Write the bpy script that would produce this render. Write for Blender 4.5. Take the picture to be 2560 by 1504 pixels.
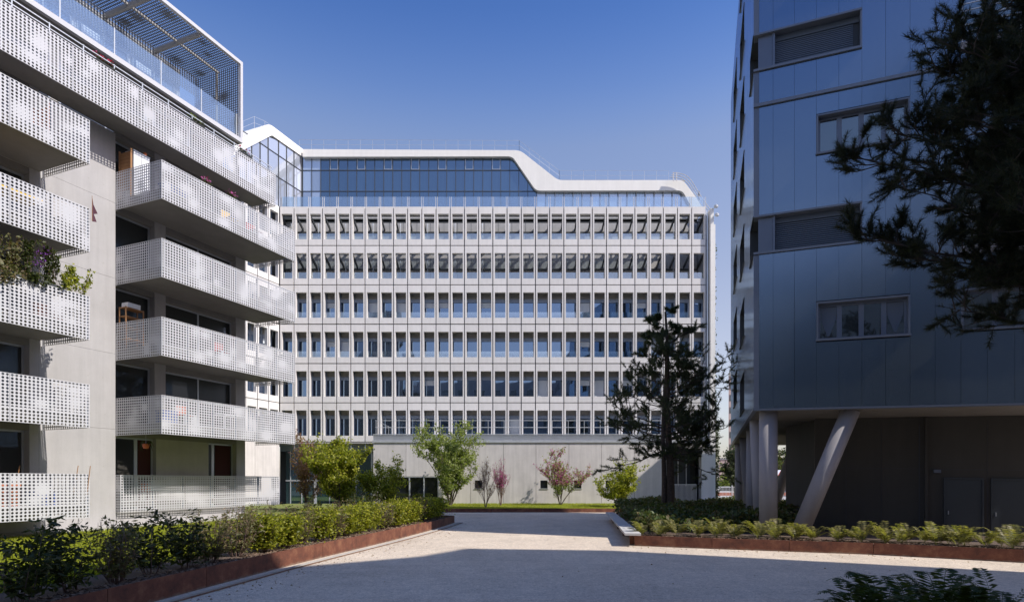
import bpy, math, random
import numpy as np
from mathutils import Vector, Matrix

# ------------------------------------------------------------------ clear
for o in list(bpy.data.objects):
    bpy.data.objects.remove(o, do_unlink=True)
SC = bpy.context.scene
COL = SC.collection
R = math.radians

# ------------------------------------------------------------------ camera, sky, sun, exposure
F = 1500.0            # focal length in photograph pixels (2560 wide)
H = 2.05              # eye height
HY = 1201.0           # horizon row in photograph pixels
cam_d = bpy.data.cameras.new('camera')
cam = bpy.data.objects.new('camera', cam_d)
COL.objects.link(cam)
cam.location = (0, 0, H)
cam.rotation_euler = (R(90), 0, 0)
cam_d.sensor_width = 36
cam_d.lens = 36 * F / 2560
cam_d.shift_y = (HY - 752) / 2560
cam_d.clip_start = 0.05
cam_d.clip_end = 3000
SC.camera = cam

SUN_AZ = (0.900, -0.436)
SUN_EL = R(45)
world = bpy.data.worlds.new('World')
SC.world = world
world.use_nodes = True
wn = world.node_tree.nodes
wl = world.node_tree.links
wn.clear()
sky = wn.new('ShaderNodeTexSky')
sky.sky_type = 'NISHITA'
sky.sun_disc = False
sky.sun_elevation = SUN_EL
sky.sun_rotation = math.atan2(SUN_AZ[0], SUN_AZ[1])
sky.altitude = 50
sky.air_density = 1.15
sky.dust_density = 1.5
sky.ozone_density = 2.0
hsv = wn.new('ShaderNodeHueSaturation')
hsv.inputs['Hue'].default_value = 0.5
hsv.inputs['Saturation'].default_value = 1.0
bg = wn.new('ShaderNodeBackground')
bg.inputs['Strength'].default_value = 0.15
wo = wn.new('ShaderNodeOutputWorld')
# deeper blue aloft, paler towards the horizon, the same in every direction
wtc = wn.new('ShaderNodeTexCoord')
wsp = wn.new('ShaderNodeSeparateXYZ')
wl.new(wtc.outputs['Generated'], wsp.inputs[0])
wr = wn.new('ShaderNodeValToRGB')
els = [(0.0, (0.50, 0.49, 0.58)), (0.10, (0.62, 0.53, 0.54)), (0.243, (0.735, 0.54, 0.49)), (0.483, (0.62, 0.56, 0.585)), (0.545, (0.40, 0.46, 0.61)), (0.62, (0.21, 0.33, 0.55)), (1.0, (0.16, 0.28, 0.50))]
while len(wr.color_ramp.elements) < len(els):
    wr.color_ramp.elements.new(0.5)
wr.color_ramp.interpolation = 'B_SPLINE'
for i, (p, c) in enumerate(els):
    wr.color_ramp.elements[i].position = p
    wr.color_ramp.elements[i].color = (*c, 1)
wl.new(wsp.outputs['Z'], wr.inputs[0])
wm = wn.new('ShaderNodeMix')
wm.data_type = 'RGBA'
wm.blend_type = 'MULTIPLY'
wm.inputs[0].default_value = 1.0
wl.new(sky.outputs[0], wm.inputs[6])
wl.new(wr.outputs[0], wm.inputs[7])
wv = wn.new('ShaderNodeVectorMath')
wv.operation = 'SCALE'
wv.inputs['Scale'].default_value = 2.0
wl.new(wm.outputs[2], wv.inputs[0])
wl.new(wv.outputs[0], hsv.inputs['Color'])
wl.new(hsv.outputs[0], bg.inputs['Color'])
wl.new(bg.outputs[0], wo.inputs['Surface'])

sun_d = bpy.data.lights.new('sun', 'SUN')
sun = bpy.data.objects.new('sun', sun_d)
COL.objects.link(sun)
sun_d.energy = 5.0
sun_d.angle = R(0.5)
sun_d.color = (1.0, 0.945, 0.87)
sv = Vector((SUN_AZ[0] * math.cos(SUN_EL), SUN_AZ[1] * math.cos(SUN_EL), math.sin(SUN_EL)))
sun.rotation_euler = sv.to_track_quat('Z', 'Y').to_euler()
sun.location = (30, -20, 60)

SC.view_settings.view_transform = 'Standard'
SC.view_settings.look = 'None'
SC.view_settings.gamma = 1
SC.view_settings.exposure = 0.1
SC.view_settings.use_curve_mapping = False
SC.render.engine = 'CYCLES'
SC.cycles.use_denoising = True
SC.cycles.max_bounces = 8
SC.cycles.transparent_max_bounces = 12
SC.cycles.sample_clamp_indirect = 6


def pt(px, py, Y):
    """pixel of the photograph at distance Y -> world point"""
    return Vector(((px - 1280) / F * Y, Y, H + (HY - py) / F * Y))


def gp(px, py, z=0.0):
    """pixel -> point on the plane of height z"""
    Y = F * (H - z) / (py - HY)
    return Vector(((px - 1280) / F * Y, Y, z))


# ------------------------------------------------------------------ materials
def newmat(name):
    m = bpy.data.materials.new(name)
    m.use_nodes = True
    nt = m.node_tree
    nt.nodes.clear()
    out = nt.nodes.new('ShaderNodeOutputMaterial')
    b = nt.nodes.new('ShaderNodeBsdfPrincipled')
    nt.links.new(b.outputs[0], out.inputs[0])
    return m, nt, b, out


def N(nt, t, **kw):
    n = nt.nodes.new(t)
    for k, v in kw.items():
        setattr(n, k, v)
    return n


def ramp(nt, fac, stops):
    r = nt.nodes.new('ShaderNodeValToRGB')
    e = r.color_ramp.elements
    while len(e) < len(stops):
        e.new(0.5)
    for i, (p, c) in enumerate(stops):
        e[i].position = p
        e[i].color = (*c, 1) if len(c) == 3 else c
    nt.links.new(fac, r.inputs[0])
    return r.outputs[0]


def noise(nt, scale, detail=4, rough=0.55, coord='Object', stretch=None, dist=0.0):
    tc = N(nt, 'ShaderNodeTexCoord')
    src = tc.outputs[coord]
    if stretch:
        mp = N(nt, 'ShaderNodeMapping')
        mp.inputs['Scale'].default_value = stretch
        nt.links.new(src, mp.inputs[0])
        src = mp.outputs[0]
    n = N(nt, 'ShaderNodeTexNoise')
    n.inputs['Scale'].default_value = scale
    n.inputs['Detail'].default_value = detail
    n.inputs['Roughness'].default_value = rough
    n.inputs['Distortion'].default_value = dist
    nt.links.new(src, n.inputs['Vector'])
    return n.outputs['Fac']


def bump(nt, b, h, strength=0.3, dist=0.01):
    bp = N(nt, 'ShaderNodeBump')
    bp.inputs['Strength'].default_value = strength
    bp.inputs['Distance'].default_value = dist
    nt.links.new(h, bp.inputs['Height'])
    nt.links.new(bp.outputs[0], b.inputs['Normal'])


def mix(nt, fac, a, bb, mode='MIX'):
    m = N(nt, 'ShaderNodeMix', data_type='RGBA', blend_type=mode)
    if isinstance(fac, (int, float)):
        m.inputs[0].default_value = fac
    else:
        nt.links.new(fac, m.inputs[0])
    for i, v in ((6, a), (7, bb)):
        if isinstance(v, (tuple, list)):
            m.inputs[i].default_value = (*v, 1)
        else:
            nt.links.new(v, m.inputs[i])
    return m.outputs[2]


def scl(c, f):
    return tuple(min(1, x * f) for x in c)


def plain(name, c, rough=0.6, metal=0.0, var=0.12, scale=3.0, bmp=0.0, bs=60, coord='Object', stretch=None, rnd=0.0):
    m, nt, b, o = newmat(name)
    f = noise(nt, scale, 6, 0.6, coord, stretch)
    col = ramp(nt, f, [(0.25, scl(c, 1 - var)), (0.75, scl(c, 1 + var))])
    if rnd:
        oi = N(nt, 'ShaderNodeObjectInfo')
        rc = ramp(nt, oi.outputs['Random'], [(0.0, (1 - rnd,) * 3), (1.0, (1.0, 1.0, 1.0))])
        col = mix(nt, 1.0, col, rc, 'MULTIPLY')
    nt.links.new(col, b.inputs['Base Color'])
    b.inputs['Roughness'].default_value = rough
    b.inputs['Metallic'].default_value = metal
    if bmp:
        h = noise(nt, bs, 4, 0.6, coord)
        bump(nt, b, h, bmp, 0.01)
    return m


def concrete(name, c, var=0.10, streak=0.12, rnd=0.0, joint=None):
    m, nt, b, o = newmat(name)
    f = noise(nt, 0.9, 8, 0.65)
    col = ramp(nt, f, [(0.3, scl(c, 1 - var)), (0.7, scl(c, 1 + var * 0.6))])
    f2 = noise(nt, 2.2, 5, 0.6, 'Object', (1.6, 1.6, 0.12))
    col = mix(nt, 1.0, col, ramp(nt, f2, [(0.35, (1 - streak,) * 3), (0.62, (1, 1, 1))]), 'MULTIPLY')
    f3 = noise(nt, 45, 3, 0.7)
    col = mix(nt, 1.0, col, ramp(nt, f3, [(0.3, (0.93, 0.93, 0.93)), (0.6, (1, 1, 1))]), 'MULTIPLY')
    if rnd:
        oi = N(nt, 'ShaderNodeObjectInfo')
        col = mix(nt, 1.0, col, ramp(nt, oi.outputs['Random'], [(0.0, (1 - rnd,) * 3), (1.0, (1, 1, 1))]), 'MULTIPLY')
    nt.links.new(col, b.inputs['Base Color'])
    b.inputs['Roughness'].default_value = 0.85
    bump(nt, b, noise(nt, 30, 5, 0.7), 0.25, 0.008)
    return m


def leafmat(name, cols, trans=0.35, rough=0.5):
    m, nt, b, o = newmat(name)
    geo = N(nt, 'ShaderNodeNewGeometry')
    n = len(cols)
    col = ramp(nt, geo.outputs['Random Per Island'], [(i / (n - 1), c) for i, c in enumerate(cols)])
    nt.links.new(col, b.inputs['Base Color'])
    b.inputs['Roughness'].default_value = rough
    b.inputs['Specular IOR Level'].default_value = 0.35
    if trans > 0:
        tr = N(nt, 'ShaderNodeBsdfTranslucent')
        c2 = mix(nt, 1.0, col, (1.5, 1.7, 0.6), 'MULTIPLY')
        nt.links.new(c2, tr.inputs['Color'])
        mx = N(nt, 'ShaderNodeMixShader')
        mx.inputs[0].default_value = trans
        nt.links.new(b.outputs[0], mx.inputs[1])
        nt.links.new(tr.outputs[0], mx.inputs[2])
        nt.links.new(mx.outputs[0], o.inputs[0])
    return m


def glassmat(name, tint, refl=0.35, body=(0.02, 0.03, 0.035), rough=0.02, var=0.35, streaks=False, wave=0.02):
    """coated window glass: dark room behind, mirror coat on top"""
    m, nt, b, o = newmat(name)
    oi = N(nt, 'ShaderNodeObjectInfo')
    bc = mix(nt, 1.0, body, ramp(nt, oi.outputs['Random'], [(0, (1 - var,) * 3), (1, (1 + var,) * 3)]), 'MULTIPLY')
    if streaks:
        f = noise(nt, 3.0, 3, 0.6, 'Object', (9, 9, 0.15))
        bc = mix(nt, 1.0, bc, ramp(nt, f, [(0.35, (0.7, 0.7, 0.7)), (0.65, (1.8, 1.8, 1.8))]), 'MULTIPLY')
    nt.links.new(bc, b.inputs['Base Color'])
    b.inputs['Roughness'].default_value = 0.3
    g = N(nt, 'ShaderNodeBsdfGlossy')
    g.inputs['Color'].default_value = (*tint, 1)
    g.inputs['Roughness'].default_value = rough
    f = noise(nt, 0.7, 2, 0.5)
    bp = N(nt, 'ShaderNodeBump')
    bp.inputs['Strength'].default_value = wave
    bp.inputs['Distance'].default_value = 0.2
    nt.links.new(f, bp.inputs['Height'])
    nt.links.new(bp.outputs[0], g.inputs['Normal'])
    mx = N(nt, 'ShaderNodeMixShader')
    mx.inputs[0].default_value = refl
    nt.links.new(b.outputs[0], mx.inputs[1])
    nt.links.new(g.outputs[0], mx.inputs[2])
    nt.links.new(mx.outputs[0], o.inputs[0])
    return m


def clearglass(name, tint=(0.86, 0.93, 0.96), alpha=0.25):
    m, nt, b, o = newmat(name)
    nt.nodes.remove(b)
    tr = N(nt, 'ShaderNodeBsdfTransparent')
    tr.inputs[0].default_value = (*tint, 1)
    g = N(nt, 'ShaderNodeBsdfGlossy')
    g.inputs['Color'].default_value = (0.9, 0.95, 1, 1)
    g.inputs['Roughness'].default_value = 0.02
    mx = N(nt, 'ShaderNodeMixShader')
    mx.inputs[0].default_value = alpha
    nt.links.new(tr.outputs[0], mx.inputs[1])
    nt.links.new(g.outputs[0], mx.inputs[2])
    nt.links.new(mx.outputs[0], o.inputs[0])
    return m


def rustmat():
    m, nt, b, o = newmat('corten_steel')
    f = noise(nt, 2.5, 8, 0.7)
    col = ramp(nt, f, [(0.28, (0.07, 0.028, 0.02)), (0.5, (0.17, 0.06, 0.034)), (0.74, (0.30, 0.14, 0.075))])
    f2 = noise(nt, 60, 3, 0.7)
    col = mix(nt, 1.0, col, ramp(nt, f2, [(0.3, (0.75, 0.75, 0.75)), (0.65, (1.1, 1.1, 1.1))]), 'MULTIPLY')
    # pale gravel dust splashed on the foot of the plate
    tc = N(nt, 'ShaderNodeTexCoord')
    sp = N(nt, 'ShaderNodeSeparateXYZ')
    nt.links.new(tc.outputs['Object'], sp.inputs[0])
    f3 = noise(nt, 6, 5, 0.7)
    ad = N(nt, 'ShaderNodeMath', operation='MULTIPLY_ADD')
    ad.inputs[1].default_value = 0.16
    nt.links.new(f3, ad.inputs[0])
    ad.inputs[2].default_value = -0.02
    lt = N(nt, 'ShaderNodeMath', operation='SUBTRACT')
    nt.links.new(ad.outputs[0], lt.inputs[0])
    nt.links.new(sp.outputs['Z'], lt.inputs[1])
    mul = N(nt, 'ShaderNodeMath', operation='MULTIPLY', use_clamp=True)
    mul.inputs[1].default_value = 14
    nt.links.new(lt.outputs[0], mul.inputs[0])
    col = mix(nt, mul.outputs[0], col, (0.24, 0.18, 0.13))
    nt.links.new(col, b.inputs['Base Color'])
    b.inputs['Roughness'].default_value = 0.8
    bump(nt, b, f2, 0.2, 0.004)
    return m


def gravelmat():
    m, nt, b, o = newmat('gravel')
    f = noise(nt, 0.35, 6, 0.6)
    col = ramp(nt, f, [(0.3, (0.66, 0.56, 0.445)), (0.7, (0.80, 0.68, 0.545))])
    f2 = noise(nt, 22, 6, 0.8)
    col = mix(nt, 1.0, col, ramp(nt, f2, [(0.30, (0.66, 0.65, 0.64)), (0.5, (0.96, 0.96, 0.96)), (0.70, (1.15, 1.14, 1.13))]), 'MULTIPLY')
    tc = N(nt, 'ShaderNodeTexCoord')
    v = N(nt, 'ShaderNodeTexVoronoi')
    v.inputs['Scale'].default_value = 55
    nt.links.new(tc.outputs['Object'], v.inputs['Vector'])
    col = mix(nt, 1.0, col, ramp(nt, v.outputs['Color'], [(0.1, (0.78, 0.78, 0.80)), (0.9, (1.1, 1.09, 1.08))]), 'MULTIPLY')
    f4 = noise(nt, 1.1, 5, 0.7, 'Object', (1, 1.6, 1), 1.0)
    col = mix(nt, 1.0, col, ramp(nt, f4, [(0.35, (0.90, 0.90, 0.905)), (0.65, (1.03, 1.03, 1.025))]), 'MULTIPLY')
    f7 = noise(nt, 9, 6, 0.85)
    col = mix(nt, 1.0, col, ramp(nt, f7, [(0.36, (0.74, 0.73, 0.72)), (0.48, (0.97, 0.97, 0.97)), (0.66, (1.10, 1.10, 1.09))]), 'MULTIPLY')
    # long faint wheel and foot tracks, and a few damp patches
    f5 = noise(nt, 0.7, 5, 0.65, 'Object', (1.3, 0.35, 1), 1.5)
    col = mix(nt, 1.0, col, ramp(nt, f5, [(0.40, (0.93, 0.93, 0.93)), (0.5, (1.0, 1.0, 1.0)), (0.62, (0.95, 0.945, 0.94))]), 'MULTIPLY')
    f6 = noise(nt, 0.16, 4, 0.6)
    col = mix(nt, 1.0, col, ramp(nt, f6, [(0.34, (0.86, 0.85, 0.84)), (0.46, (1, 1, 1))]), 'MULTIPLY')
    nt.links.new(col, b.inputs['Base Color'])
    b.inputs['Roughness'].default_value = 0.95
    b.inputs['Specular IOR Level'].default_value = 0.2
    bm = mix(nt, 0.5, v.outputs['Distance'], f2)
    bump(nt, b, bm, 0.6, 0.02)
    return m


def claddingmat(name, c, rough=0.22, refl=0.25):
    """ribbed translucent polycarbonate sheet"""
    m, nt, b, o = newmat(name)
    tc = N(nt, 'ShaderNodeTexCoord')
    w = N(nt, 'ShaderNodeTexWave', wave_type='BANDS', bands_direction='X')
    w.inputs['Scale'].default_value = 16
    w.inputs['Distortion'].default_value = 0.0
    nt.links.new(tc.outputs['Object'], w.inputs['Vector'])
    f = noise(nt, 1.4, 6, 0.6)
    col = ramp(nt, f, [(0.3, scl(c, 0.85)), (0.7, scl(c, 1.12))])
    f2 = noise(nt, 3.0, 3, 0.6, 'Object', (3, 3, 0.1))
    col = mix(nt, 1.0, col, ramp(nt, f2, [(0.35, (0.85, 0.85, 0.85)), (0.6, (1.05, 1.05, 1.05))]), 'MULTIPLY')
    nt.links.new(col, b.inputs['Base Color'])
    b.inputs['Roughness'].default_value = 0.5
    g = N(nt, 'ShaderNodeBsdfGlossy')
    g.inputs['Color'].default_value = (0.50, 0.70, 0.98, 1)
    g.inputs['Roughness'].default_value = rough
    bp = N(nt, 'ShaderNodeBump')
    bp.inputs['Strength'].default_value = 0.25
    bp.inputs['Distance'].default_value = 0.004
    nt.links.new(w.outputs['Fac'], bp.inputs['Height'])
    nt.links.new(bp.outputs[0], g.inputs['Normal'])
    nt.links.new(bp.outputs[0], b.inputs['Normal'])
    mx = N(nt, 'ShaderNodeMixShader')
    mx.inputs[0].default_value = refl
    nt.links.new(b.outputs[0], mx.inputs[1])
    nt.links.new(g.outputs[0], mx.inputs[2])
    nt.links.new(mx.outputs[0], o.inputs[0])
    return m


M = {}
M['gravel'] = gravelmat()
M['rust'] = rustmat()
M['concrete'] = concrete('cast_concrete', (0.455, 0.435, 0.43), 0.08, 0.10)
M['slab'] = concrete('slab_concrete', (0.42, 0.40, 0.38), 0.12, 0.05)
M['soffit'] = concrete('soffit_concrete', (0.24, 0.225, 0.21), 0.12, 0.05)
M['precast'] = concrete('precast_panel', (0.80, 0.76, 0.73), 0.07, 0.06, 0.10)
M['podium'] = concrete('podium_concrete', (0.70, 0.65, 0.62), 0.10, 0.12, 0.08)
M['white'] = plain('white_lacquer_metal', (0.56, 0.55, 0.565), 0.35, 0.0, 0.02)
M['ribbon'] = concrete('white_roof_render', (0.88, 0.85, 0.80), 0.03, 0.05)
M['dark'] = plain('dark_steel', (0.05, 0.055, 0.06), 0.5, 0.0, 0.1)
M['jointpost'] = plain('joint_post_steel', (0.12, 0.14, 0.18), 0.5, 0.2, 0.05)
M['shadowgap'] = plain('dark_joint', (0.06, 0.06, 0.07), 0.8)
M['alu'] = plain('aluminium', (0.52, 0.55, 0.60), 0.35, 0.5, 0.05)
M['galv'] = plain('galvanised_steel', (0.60, 0.61, 0.63), 0.4, 0.4, 0.08)
M['blind'] = plain('pale_blind', (0.62, 0.66, 0.70), 0.6, 0, 0.04)
M['jamb'] = plain('grey_jamb', (0.27, 0.32, 0.41), 0.5, 0.1, 0.05)
M['lattice'] = plain('lattice', (0.45, 0.43, 0.41), 0.6, 0, 0.1)
M['glass'] = glassmat('office_glass', (0.42, 0.60, 0.86), 0.42, (0.012, 0.022, 0.035), var=0.6)
M['attic_glass'] = glassmat('attic_glass', (0.36, 0.53, 0.74), 0.38, (0.012, 0.028, 0.05), streaks=True)
M['attic_mid'] = glassmat('attic_glass_mid', (0.75, 0.85, 0.95), 0.40, (0.14, 0.20, 0.28), streaks=True)
M['greymesh'] = plain('grey_mesh_metal', (0.16, 0.165, 0.18), 0.45, 0.2, 0.05)
M['attic_pale'] = glassmat('attic_glass_blind', (0.75, 0.85, 1.0), 0.42, (0.30, 0.36, 0.45))
M['wing_glass'] = glassmat('wing_glass', (0.85, 0.9, 1.0), 0.4, (0.42, 0.45, 0.52))
M['home_glass'] = glassmat('home_glass', (0.45, 0.5, 0.55), 0.14, (0.010, 0.012, 0.013))
M['shade_glass'] = glassmat('shaded_home_glass', (0.6, 0.75, 0.85), 0.25, (0.008, 0.012, 0.014))
M['clear'] = clearglass('clear_balustrade_glass')
M['teal'] = glassmat('shop_glass', (0.5, 0.7, 0.72), 0.3, (0.02, 0.05, 0.05))
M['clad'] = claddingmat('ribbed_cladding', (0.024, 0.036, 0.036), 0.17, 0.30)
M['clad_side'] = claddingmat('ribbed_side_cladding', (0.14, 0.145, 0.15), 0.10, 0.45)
M['trim'] = plain('pale_metal_trim', (0.17, 0.19, 0.23), 0.35, 0.3, 0.04)
M['shutter'] = plain('roller_shutter', (0.12, 0.14, 0.17), 0.45, 0.1, 0.04)
M['column'] = concrete('column_concrete', (0.36, 0.34, 0.35), 0.06, 0.08)
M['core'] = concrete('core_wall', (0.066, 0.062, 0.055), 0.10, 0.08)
M['door'] = plain('slate_door', (0.05, 0.06, 0.068), 0.5, 0, 0.05)
M['wood'] = plain('stained_wood', (0.34, 0.17, 0.07), 0.6, 0, 0.3, 6, 0, 60, 'Object', (1, 1, 8))
M['bark'] = plain('bark', (0.10, 0.08, 0.062), 0.95, 0, 0.35, 12, 0.8, 25)
M['pinebark'] = plain('pine_bark', (0.09, 0.065, 0.048), 0.95, 0, 0.35, 10, 0.8, 22)
M['twig'] = plain('twig', (0.20, 0.13, 0.11), 0.9, 0, 0.25, 10)
M['soil'] = plain('bark_mulch', (0.11, 0.075, 0.055), 0.95, 0, 0.45, 25, 0.9, 40)
M['lawnbase'] = plain('lawn_soil', (0.15, 0.17, 0.03), 0.95, 0, 0.3, 3, 0.5, 60)
M['stone'] = concrete('bench_stone', (0.52, 0.50, 0.48), 0.06, 0.03)
M['asphalt'] = plain('asphalt', (0.10, 0.10, 0.105), 0.9, 0, 0.1, 8)
M['pave'] = plain('paving', (0.42, 0.40, 0.38), 0.85, 0, 0.1, 5)
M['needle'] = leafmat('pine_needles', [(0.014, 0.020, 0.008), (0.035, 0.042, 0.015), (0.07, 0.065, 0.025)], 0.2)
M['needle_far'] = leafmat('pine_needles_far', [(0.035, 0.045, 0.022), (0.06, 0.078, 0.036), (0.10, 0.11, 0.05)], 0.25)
M['leaf_lime'] = leafmat('lime_leaves', [(0.09, 0.11, 0.012), (0.20, 0.22, 0.02), (0.36, 0.36, 0.04), (0.46, 0.42, 0.06)], 0.45)
M['leaf_green'] = leafmat('green_leaves', [(0.022, 0.032, 0.008), (0.045, 0.058, 0.012), (0.09, 0.095, 0.025)], 0.3)
M['leaf_pale'] = leafmat('pale_leaves', [(0.12, 0.15, 0.04), (0.22, 0.26, 0.07), (0.36, 0.38, 0.14)], 0.42)
M['leaf_hedge'] = leafmat('hedge_leaves', [(0.09, 0.11, 0.012), (0.22, 0.23, 0.02), (0.44, 0.41, 0.045)], 0.42)  # sunlight put into the colour; shrubs standing in shade get darker leaves
M['leaf_olive'] = leafmat('olive_leaves', [(0.10, 0.10, 0.04), (0.16, 0.16, 0.06), (0.20, 0.12, 0.08)], 0.3)
M['leaf_bronze'] = leafmat('bronze_leaves', [(0.20, 0.10, 0.05), (0.26, 0.17, 0.07), (0.22, 0.10, 0.16)], 0.35)
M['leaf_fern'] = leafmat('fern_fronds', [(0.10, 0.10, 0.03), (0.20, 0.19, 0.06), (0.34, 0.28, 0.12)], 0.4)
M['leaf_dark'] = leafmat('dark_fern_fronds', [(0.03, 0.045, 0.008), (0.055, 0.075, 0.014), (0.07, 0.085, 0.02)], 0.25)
M['leaf_cover'] = leafmat('ground_cover_leaves', [(0.05, 0.075, 0.02), (0.09, 0.12, 0.03), (0.14, 0.10, 0.05)], 0.25)
M['magenta'] = leafmat('magenta_blossom', [(0.38, 0.05, 0.20), (0.50, 0.10, 0.32), (0.30, 0.06, 0.20)], 0.2)
M['purple'] = leafmat('purple_blossom', [(0.14, 0.03, 0.22), (0.20, 0.06, 0.30)], 0.2)
M['redflower'] = leafmat('red_blossom', [(0.45, 0.02, 0.05), (0.6, 0.05, 0.12), (0.5, 0.03, 0.2)], 0.2)
M['grass'] = leafmat('grass_blades', [(0.20, 0.22, 0.015), (0.30, 0.32, 0.02), (0.42, 0.42, 0.05)], 0.4)
M['orange'] = plain('orange_plastic', (0.48, 0.11, 0.04), 0.5)
M['red'] = plain('red_plastic', (0.32, 0.05, 0.045), 0.5)
M['blue'] = plain('blue_plastic', (0.05, 0.10, 0.35), 0.5)
M['navy'] = plain('navy_sheet', (0.02, 0.035, 0.09), 0.5)
M['yellow'] = plain('yellow_plastic', (0.7, 0.45, 0.05), 0.5)
M['whiteplast'] = plain('white_plastic', (0.78, 0.78, 0.80), 0.4)
M['terracotta'] = plain('terracotta', (0.45, 0.14, 0.06), 0.8)
M['curtain_red'] = plain('red_curtain', (0.05, 0.010, 0.010), 0.9)
M['curtain'] = plain('white_curtain', (0.72, 0.74, 0.80), 0.9, 0, 0.12, 4, 0, 60, 'Object', (8, 8, 0.3))
M['carwhite'] = plain('car_paint', (0.75, 0.76, 0.78), 0.25)
M['black'] = plain('black_rubber', (0.015, 0.015, 0.016), 0.7)
M['farwall'] = concrete('far_rendered_wall', (0.42, 0.40, 0.38), 0.1, 0.1)
M['maroon'] = plain('maroon_cloth', (0.09, 0.03, 0.045), 0.8)
M['pinkwall'] = concrete('pink_render', (0.50, 0.36, 0.32), 0.08, 0.05)


# ------------------------------------------------------------------ mesh helpers
def tag(o, label=None, cat=None, group=None, kind=None):
    if label:
        o['label'] = label
    if cat:
        o['category'] = cat
    if group:
        o['group'] = group
    if kind:
        o['kind'] = kind
    return o


def empty(name, loc=(0, 0, 0), rz=0.0, label=None, cat=None, group=None):
    o = bpy.data.objects.new(name, None)
    o.empty_display_size = 0.3
    COL.objects.link(o)
    o.location = loc
    o.rotation_euler = (0, 0, rz)
    return tag(o, label, cat, group)


def link(name, me, parent=None, loc=(0, 0, 0), rz=0.0):
    o = bpy.data.objects.new(name, me)
    COL.objects.link(o)
    o.parent = parent
    o.location = loc
    if rz:
        o.rotation_euler = (0, 0, rz)
    return o


class MB:
    def __init__(self, f=None):
        self.v = []
        self.f = []
        self.mi = []
        self.cur = 0
        self.fn = f

    def add(self, vs, fs):
        b = len(self.v)
        self.v.extend([tuple(p) for p in vs])
        self.f.extend([tuple(i + b for i in q) for q in fs])
        self.mi.extend([self.cur] * len(fs))

    def box(self, x0, x1, y0, y1, z0, z1):
        self.add([(x0, y0, z0), (x1, y0, z0), (x1, y1, z0), (x0, y1, z0), (x0, y0, z1), (x1, y0, z1), (x1, y1, z1), (x0, y1, z1)],
                 [(0, 3, 2, 1), (4, 5, 6, 7), (0, 1, 5, 4), (1, 2, 6, 5), (2, 3, 7, 6), (3, 0, 4, 7)])
        return self

    def prism(self, poly, z0, z1):
        n = len(poly)
        vs = [(p[0], p[1], z0) for p in poly] + [(p[0], p[1], z1) for p in poly]
        fs = [tuple(range(n - 1, -1, -1)), tuple(range(n, 2 * n))]
        fs += [(i, (i + 1) % n, n + (i + 1) % n, n + i) for i in range(n)]
        self.add(vs, fs)
        return self

    def quad(self, a, b, c, d):
        self.add([a, b, c, d], [(0, 1, 2, 3)])
        return self

    def bar(self, p, q, w, h=None, up=(0, 0, 1)):
        """box beam from p to q"""
        h = h or w
        p, q = Vector(p), Vector(q)
        d = (q - p).normalized()
        u = Vector(up)
        if abs(d.dot(u)) > 0.98:
            u = Vector((1, 0, 0))
        s = d.cross(u).normalized() * (w / 2)
        t = s.cross(d).normalized() * (h / 2)
        vs = [p - s - t, p + s - t, p + s + t, p - s + t, q - s - t, q + s - t, q + s + t, q - s + t]
        self.add(vs, [(0, 3, 2, 1), (4, 5, 6, 7), (0, 1, 5, 4), (1, 2, 6, 5), (2, 3, 7, 6), (3, 0, 4, 7)])
        return self

    def tube(self, pts, rad, n=8, caps=True):
        pts = [Vector(p) for p in pts]
        if not isinstance(rad, (list, tuple)):
            rad = [rad] * len(pts)
        rings = []
        prev = None
        for i, p in enumerate(pts):
            d = (pts[min(i + 1, len(pts) - 1)] - pts[max(i - 1, 0)]).normalized()
            a = prev if prev is not None else (Vector((1, 0, 0)) if abs(d.x) < 0.8 else Vector((0, 1, 0)))
            s = d.cross(a)
            if s.length < 1e-4:
                s = d.cross(Vector((0.3, 1, 0.2)))
            s.normalize()
            t = d.cross(s).normalized()
            prev = s.cross(d).normalized()
            rings.append([p + (s * math.cos(2 * math.pi * k / n) + t * math.sin(2 * math.pi * k / n)) * rad[i] for k in range(n)])
        vs = [v for r in rings for v in r]
        fs = []
        for i in range(len(pts) - 1):
            for k in range(n):
                a, b = i * n + k, i * n + (k + 1) % n
                fs.append((a, b, b + n, a + n))
        if caps:
            fs.append(tuple(range(n - 1, -1, -1)))
            fs.append(tuple((len(pts) - 1) * n + k for k in range(n)))
        self.add(vs, fs)
        return self

    def lathe(self, prof, c=(0, 0, 0), n=14):
        vs = []
        for r, z in prof:
            for k in range(n):
                a = 2 * math.pi * k / n
                vs.append((c[0] + r * math.cos(a), c[1] + r * math.sin(a), c[2] + z))
        fs = []
        for i in range(len(prof) - 1):
            for k in range(n):
                a, b = i * n + k, i * n + (k + 1) % n
                fs.append((a, b, b + n, a + n))
        fs.append(tuple(range(n - 1, -1, -1)))
        fs.append(tuple((len(prof) - 1) * n + k for k in range(n)))
        self.add(vs, fs)
        return self

    def mesh(self, name, mats, smooth=False):
        if not isinstance(mats, (list, tuple)):
            mats = [mats]
        vs = self.v
        if self.fn:
            vs = [self.fn(*p) for p in vs]
        me = bpy.data.meshes.new(name)
        me.from_pydata(vs, [], self.f)
        for m in mats:
            me.materials.append(m)
        if len(mats) > 1:
            me.polygons.foreach_set('material_index', self.mi)
        if smooth:
            me.polygons.foreach_set('use_smooth', [True] * len(self.f))
        me.update()
        return me

    def build(self, name, mats, parent=None, loc=(0, 0, 0), rz=0.0, smooth=False):
        return link(name, self.mesh(name, mats, smooth), parent, loc, rz)


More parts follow.
